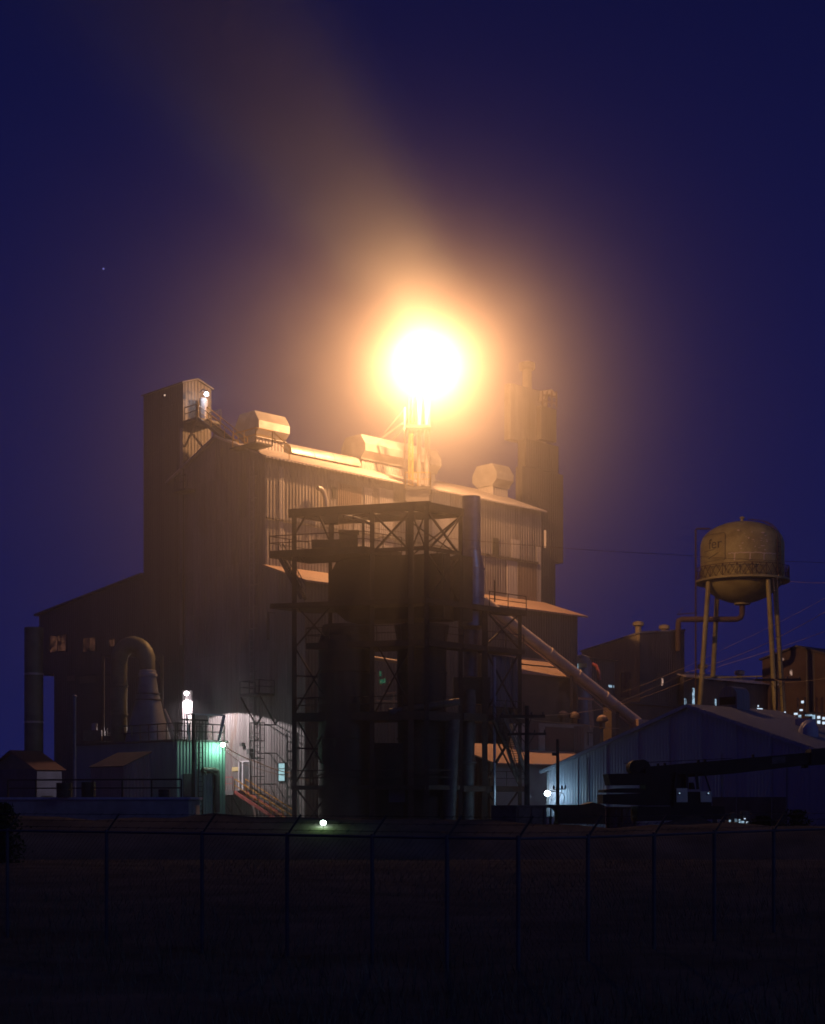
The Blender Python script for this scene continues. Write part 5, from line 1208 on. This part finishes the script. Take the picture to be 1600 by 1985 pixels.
# grass and weeds along the fence and in the foreground
rnd = random.Random(77)
m_ = MB()
for k in range(22000):
    y = 17+rnd.random()**1.3*54; x = rnd.uniform(-.34, .34)*y
    h = rnd.uniform(.08, .32)*(1.8 if rnd.random() < .06 else 1); lx, ly = rnd.uniform(-.12, .12), rnd.uniform(-.12, .12); w_ = rnd.uniform(.006, .014)
    an = rnd.uniform(0, PI); dx, dy = w_*math.cos(an), w_*math.sin(an)
    m_.v += [Vector((x-dx, y-dy, -.06)), Vector((x+dx, y+dy, -.06)), Vector((x+lx, y+ly, h))]; n_ = len(m_.v); m_.f.append((n_-3, n_-2, n_-1))
gr = m_.build('grass', M['grass']); gr['kind'] = 'stuff'; gr['label'] = 'dark rough grass and weeds in the foreground'
def shrub(label, c_, rx, rz_, n_, seed):
    r_ = random.Random(seed); t = thing('shrub', label, 'shrub', c_, 'dark shrubs beyond the fence')
    m_ = MB()
    for k in range(n_):
        v_ = Vector((r_.gauss(0, .42), r_.gauss(0, .42), r_.random()))
        sc_ = math.sqrt(max(.08, 1-(v_.z*1.05-.15)**2)); p = Vector(c_)+Vector((v_.x*rx*sc_, v_.y*rx*sc_, v_.z*rz_))
        s_ = r_.uniform(.05, .13); d1 = Vector((r_.gauss(0, 1), r_.gauss(0, 1), r_.gauss(0, 1))).normalized()*s_; d2 = Vector((r_.gauss(0, 1), r_.gauss(0, 1), r_.gauss(0, 1))).normalized()*s_*.6
        m_.quad(p-d1, p+d2, p+d1, p-d2)
    m_.build('foliage', M['leaf'], t)
    m_ = MB()
    for k in range(6): m_.tube(Vector(c_)-ZD*.1, Vector(c_)+Vector((r_.gauss(0, .35)*rx, r_.gauss(0, .35)*rx, rz_*.75)), .03, .01, 5)
    m_.build('stem', M['wood'], t)
shrub('rounded dark shrub at the far left edge before the dock', Vector((P(2, 0, 66).x, 66, 0)), 1.0, 2.6, 2600, 1)
shrub('low dark shrub before the blue shed near the right edge', Vector((P(1545, 0, 86).x, 86, 0)), 1.0, 2.2, 1500, 2)
shrub('low dark shrub on the bank right of the shed door', Vector((P(1480, 0, 80).x, 80, 1.0)), .8, .9, 900, 3)

# a star
st = MB(); st.ball(P(201, 521, 1500), .95, 6); tag(st.build('star', M['star'], loc=P(201, 521, 1500)), 'single faint blue star at the upper left of the sky', 'star')

# ================================================================== AIR: haze box and the lit steam
hz = MB(); hz.abox(-190, 190, -25, 330, -1.0, 46); hz_o = hz.build('haze', bpy.data.materials.new('haze_air')); hz_o['kind'] = 'stuff'; hz_o['label'] = 'thin night haze over the plant'
hm = hz_o.data.materials[0]; hm.use_nodes = True; hn, hl = hm.node_tree.nodes, hm.node_tree.links; hn.clear()
ho = hn.new('ShaderNodeOutputMaterial'); hv = hn.new('ShaderNodeVolumePrincipled')
hv.inputs['Color'].default_value = (.9, .88, .95, 1); hv.inputs['Density'].default_value = 0.0002; hv.inputs['Anisotropy'].default_value = 0.72
hl.new(hv.outputs[0], ho.inputs['Volume'])

sm = MB(); sm.abox(-66, 52, 68, 170, 1, 108); so = sm.build('steam', bpy.data.materials.new('lit_steam'), loc=LAMP); so['kind'] = 'stuff'; so['label'] = 'glowing steam cloud round the great light drifting up and left'
smat = so.data.materials[0]; smat.use_nodes = True; n, l = smat.node_tree.nodes, smat.node_tree.links; n.clear()
out = n.new('ShaderNodeOutputMaterial'); vs_ = n.new('ShaderNodeVolumeScatter'); l.new(vs_.outputs[0], out.inputs['Volume'])
vs_.inputs['Color'].default_value = (.95, .93, .93, 1); vs_.inputs['Anisotropy'].default_value = 0.74
gg = n.new('ShaderNodeNewGeometry'); sub = n.new('ShaderNodeVectorMath'); sub.operation = 'SUBTRACT'; l.new(gg.outputs['Position'], sub.inputs[0]); sub.inputs[1].default_value = LAMP
ln = n.new('ShaderNodeVectorMath'); ln.operation = 'LENGTH'; l.new(sub.outputs[0], ln.inputs[0]); r_ = ln.outputs['Value']
STEAM_A, PLUME_B = 0.205, 0.062
core = mth(n, l, 'MULTIPLY', mth(n, l, 'POWER', mth(n, l, 'ADD', mth(n, l, 'MULTIPLY', r_, r_), 4.0), -.60), STEAM_A)
fade = n.new('ShaderNodeMapRange'); fade.interpolation_type = 'SMOOTHSTEP'; l.new(r_, fade.inputs['Value']); fade.inputs['From Min'].default_value = 12; fade.inputs['From Max'].default_value = 29; fade.inputs['To Min'].default_value = 1; fade.inputs['To Max'].default_value = 0
core = mth(n, l, 'MULTIPLY', core, fade.outputs['Result'])
sz = n.new('ShaderNodeSeparateXYZ'); l.new(sub.outputs[0], sz.inputs[0])
up_ = n.new('ShaderNodeMapRange'); up_.interpolation_type = 'SMOOTHSTEP'; l.new(sz.outputs['Z'], up_.inputs['Value']); up_.inputs['From Min'].default_value = 0; up_.inputs['From Max'].default_value = 16; up_.inputs['To Min'].default_value = 1; up_.inputs['To Max'].default_value = .16
core = mth(n, l, 'MULTIPLY', core, up_.outputs['Result'])
rt_ = n.new('ShaderNodeMapRange'); rt_.interpolation_type = 'SMOOTHSTEP'; l.new(sz.outputs['X'], rt_.inputs['Value']); rt_.inputs['From Min'].default_value = 1; rt_.inputs['From Max'].default_value = 16; rt_.inputs['To Min'].default_value = 1; rt_.inputs['To Max'].default_value = .4
core = mth(n, l, 'MULTIPLY', core, rt_.outputs['Result'])
cn = n.new('ShaderNodeTexNoise'); cn.inputs['Scale'].default_value = .34; cn.inputs['Detail'].default_value = 2; l.new(gg.outputs['Position'], cn.inputs['Vector'])
core = mth(n, l, 'MULTIPLY', core, mth(n, l, 'ADD', mth(n, l, 'MULTIPLY', cn.outputs['Fac'], 1.5), .25))
# plume: axis up and to the left
pd = Vector((-.60, -.06, .80)).normalized()
psub = n.new('ShaderNodeVectorMath'); psub.operation = 'SUBTRACT'; l.new(sub.outputs[0], psub.inputs[0]); psub.inputs[1].default_value = (2.6, 1.5, 2.0)
pln = n.new('ShaderNodeVectorMath'); pln.operation = 'LENGTH'; l.new(psub.outputs[0], pln.inputs[0]); rp = pln.outputs['Value']
dt = n.new('ShaderNodeVectorMath'); dt.operation = 'DOT_PRODUCT'; l.new(psub.outputs[0], dt.inputs[0]); dt.inputs[1].default_value = pd; w = dt.outputs['Value']
q2 = mth(n, l, 'MAXIMUM', mth(n, l, 'SUBTRACT', mth(n, l, 'MULTIPLY', rp, rp), mth(n, l, 'MULTIPLY', w, w)), 0.0)
wp = mth(n, l, 'MAXIMUM', w, 0.0)
sig = mth(n, l, 'ADD', mth(n, l, 'MULTIPLY', wp, .15), 2.8)
gs = mth(n, l, 'EXPONENT', mth(n, l, 'MULTIPLY', mth(n, l, 'POWER', mth(n, l, 'DIVIDE', q2, mth(n, l, 'MULTIPLY', sig, sig)), 1.4), -1.0))
st1 = n.new('ShaderNodeMapRange'); st1.interpolation_type = 'SMOOTHSTEP'; l.new(w, st1.inputs['Value']); st1.inputs['From Min'].default_value = -1.0; st1.inputs['From Max'].default_value = 6.0
st2 = n.new('ShaderNodeMapRange'); st2.interpolation_type = 'SMOOTHSTEP'; l.new(w, st2.inputs['Value']); st2.inputs['From Min'].default_value = 30; st2.inputs['From Max'].default_value = 75; st2.inputs['To Min'].default_value = 1; st2.inputs['To Max'].default_value = 0
nz = n.new('ShaderNodeTexNoise'); nz.inputs['Scale'].default_value = .11; nz.inputs['Detail'].default_value = 3; l.new(gg.outputs['Position'], nz.inputs['Vector'])
pl = mth(n, l, 'MULTIPLY', mth(n, l, 'MULTIPLY', gs, st1.outputs['Result']), mth(n, l, 'MULTIPLY', st2.outputs['Result'], PLUME_B))
pl = mth(n, l, 'MULTIPLY', pl, mth(n, l, 'ADD', mth(n, l, 'MULTIPLY', nz.outputs['Fac'], 1.7), .15))
# low drift of fog in front of the plant
bk = n.new('ShaderNodeVectorMath'); bk.operation = 'SUBTRACT'; l.new(gg.outputs['Position'], bk.inputs[0]); bk.inputs[1].default_value = (-6, 101, 20)
bs = n.new('ShaderNodeVectorMath'); bs.operation = 'MULTIPLY'; l.new(bk.outputs[0], bs.inputs[0]); bs.inputs[1].default_value = (1/21, 1/14, 1/17)
bd = n.new('ShaderNodeVectorMath'); bd.operation = 'DOT_PRODUCT'; l.new(bs.outputs[0], bd.inputs[0]); l.new(bs.outputs[0], bd.inputs[1])
FOG = 0.0135
fog = mth(n, l, 'MULTIPLY', mth(n, l, 'EXPONENT', mth(n, l, 'MULTIPLY', bd.outputs['Value'], -1.0)), FOG)
bk2 = n.new('ShaderNodeVectorMath'); bk2.operation = 'SUBTRACT'; l.new(gg.outputs['Position'], bk2.inputs[0]); bk2.inputs[1].default_value = (8.5, 124, 35)
bd2 = n.new('ShaderNodeVectorMath'); bd2.operation = 'DOT_PRODUCT'; l.new(bk2.outputs[0], bd2.inputs[0]); l.new(bk2.outputs[0], bd2.inputs[1])
fog2 = mth(n, l, 'MULTIPLY', mth(n, l, 'EXPONENT', mth(n, l, 'MULTIPLY', bd2.outputs['Value'], -1/80.0)), .012)  # fog blob added right of the lamp to brighten the halo there
l.new(mth(n, l, 'ADD', core, mth(n, l, 'ADD', fog, fog2)), vs_.inputs['Density'])
vp_ = n.new('ShaderNodeVolumeScatter'); vp_.inputs['Color'].default_value = (.58, .80, 1.0, 1); vp_.inputs['Anisotropy'].default_value = 0.15
l.new(pl, vp_.inputs['Density'])
ad_ = n.new('ShaderNodeAddShader'); l.new(vs_.outputs[0], ad_.inputs[0]); l.new(vp_.outputs[0], ad_.inputs[1]); l.new(ad_.outputs[0], out.inputs['Volume'])
smat.cycles.volume_step_rate = 0.2
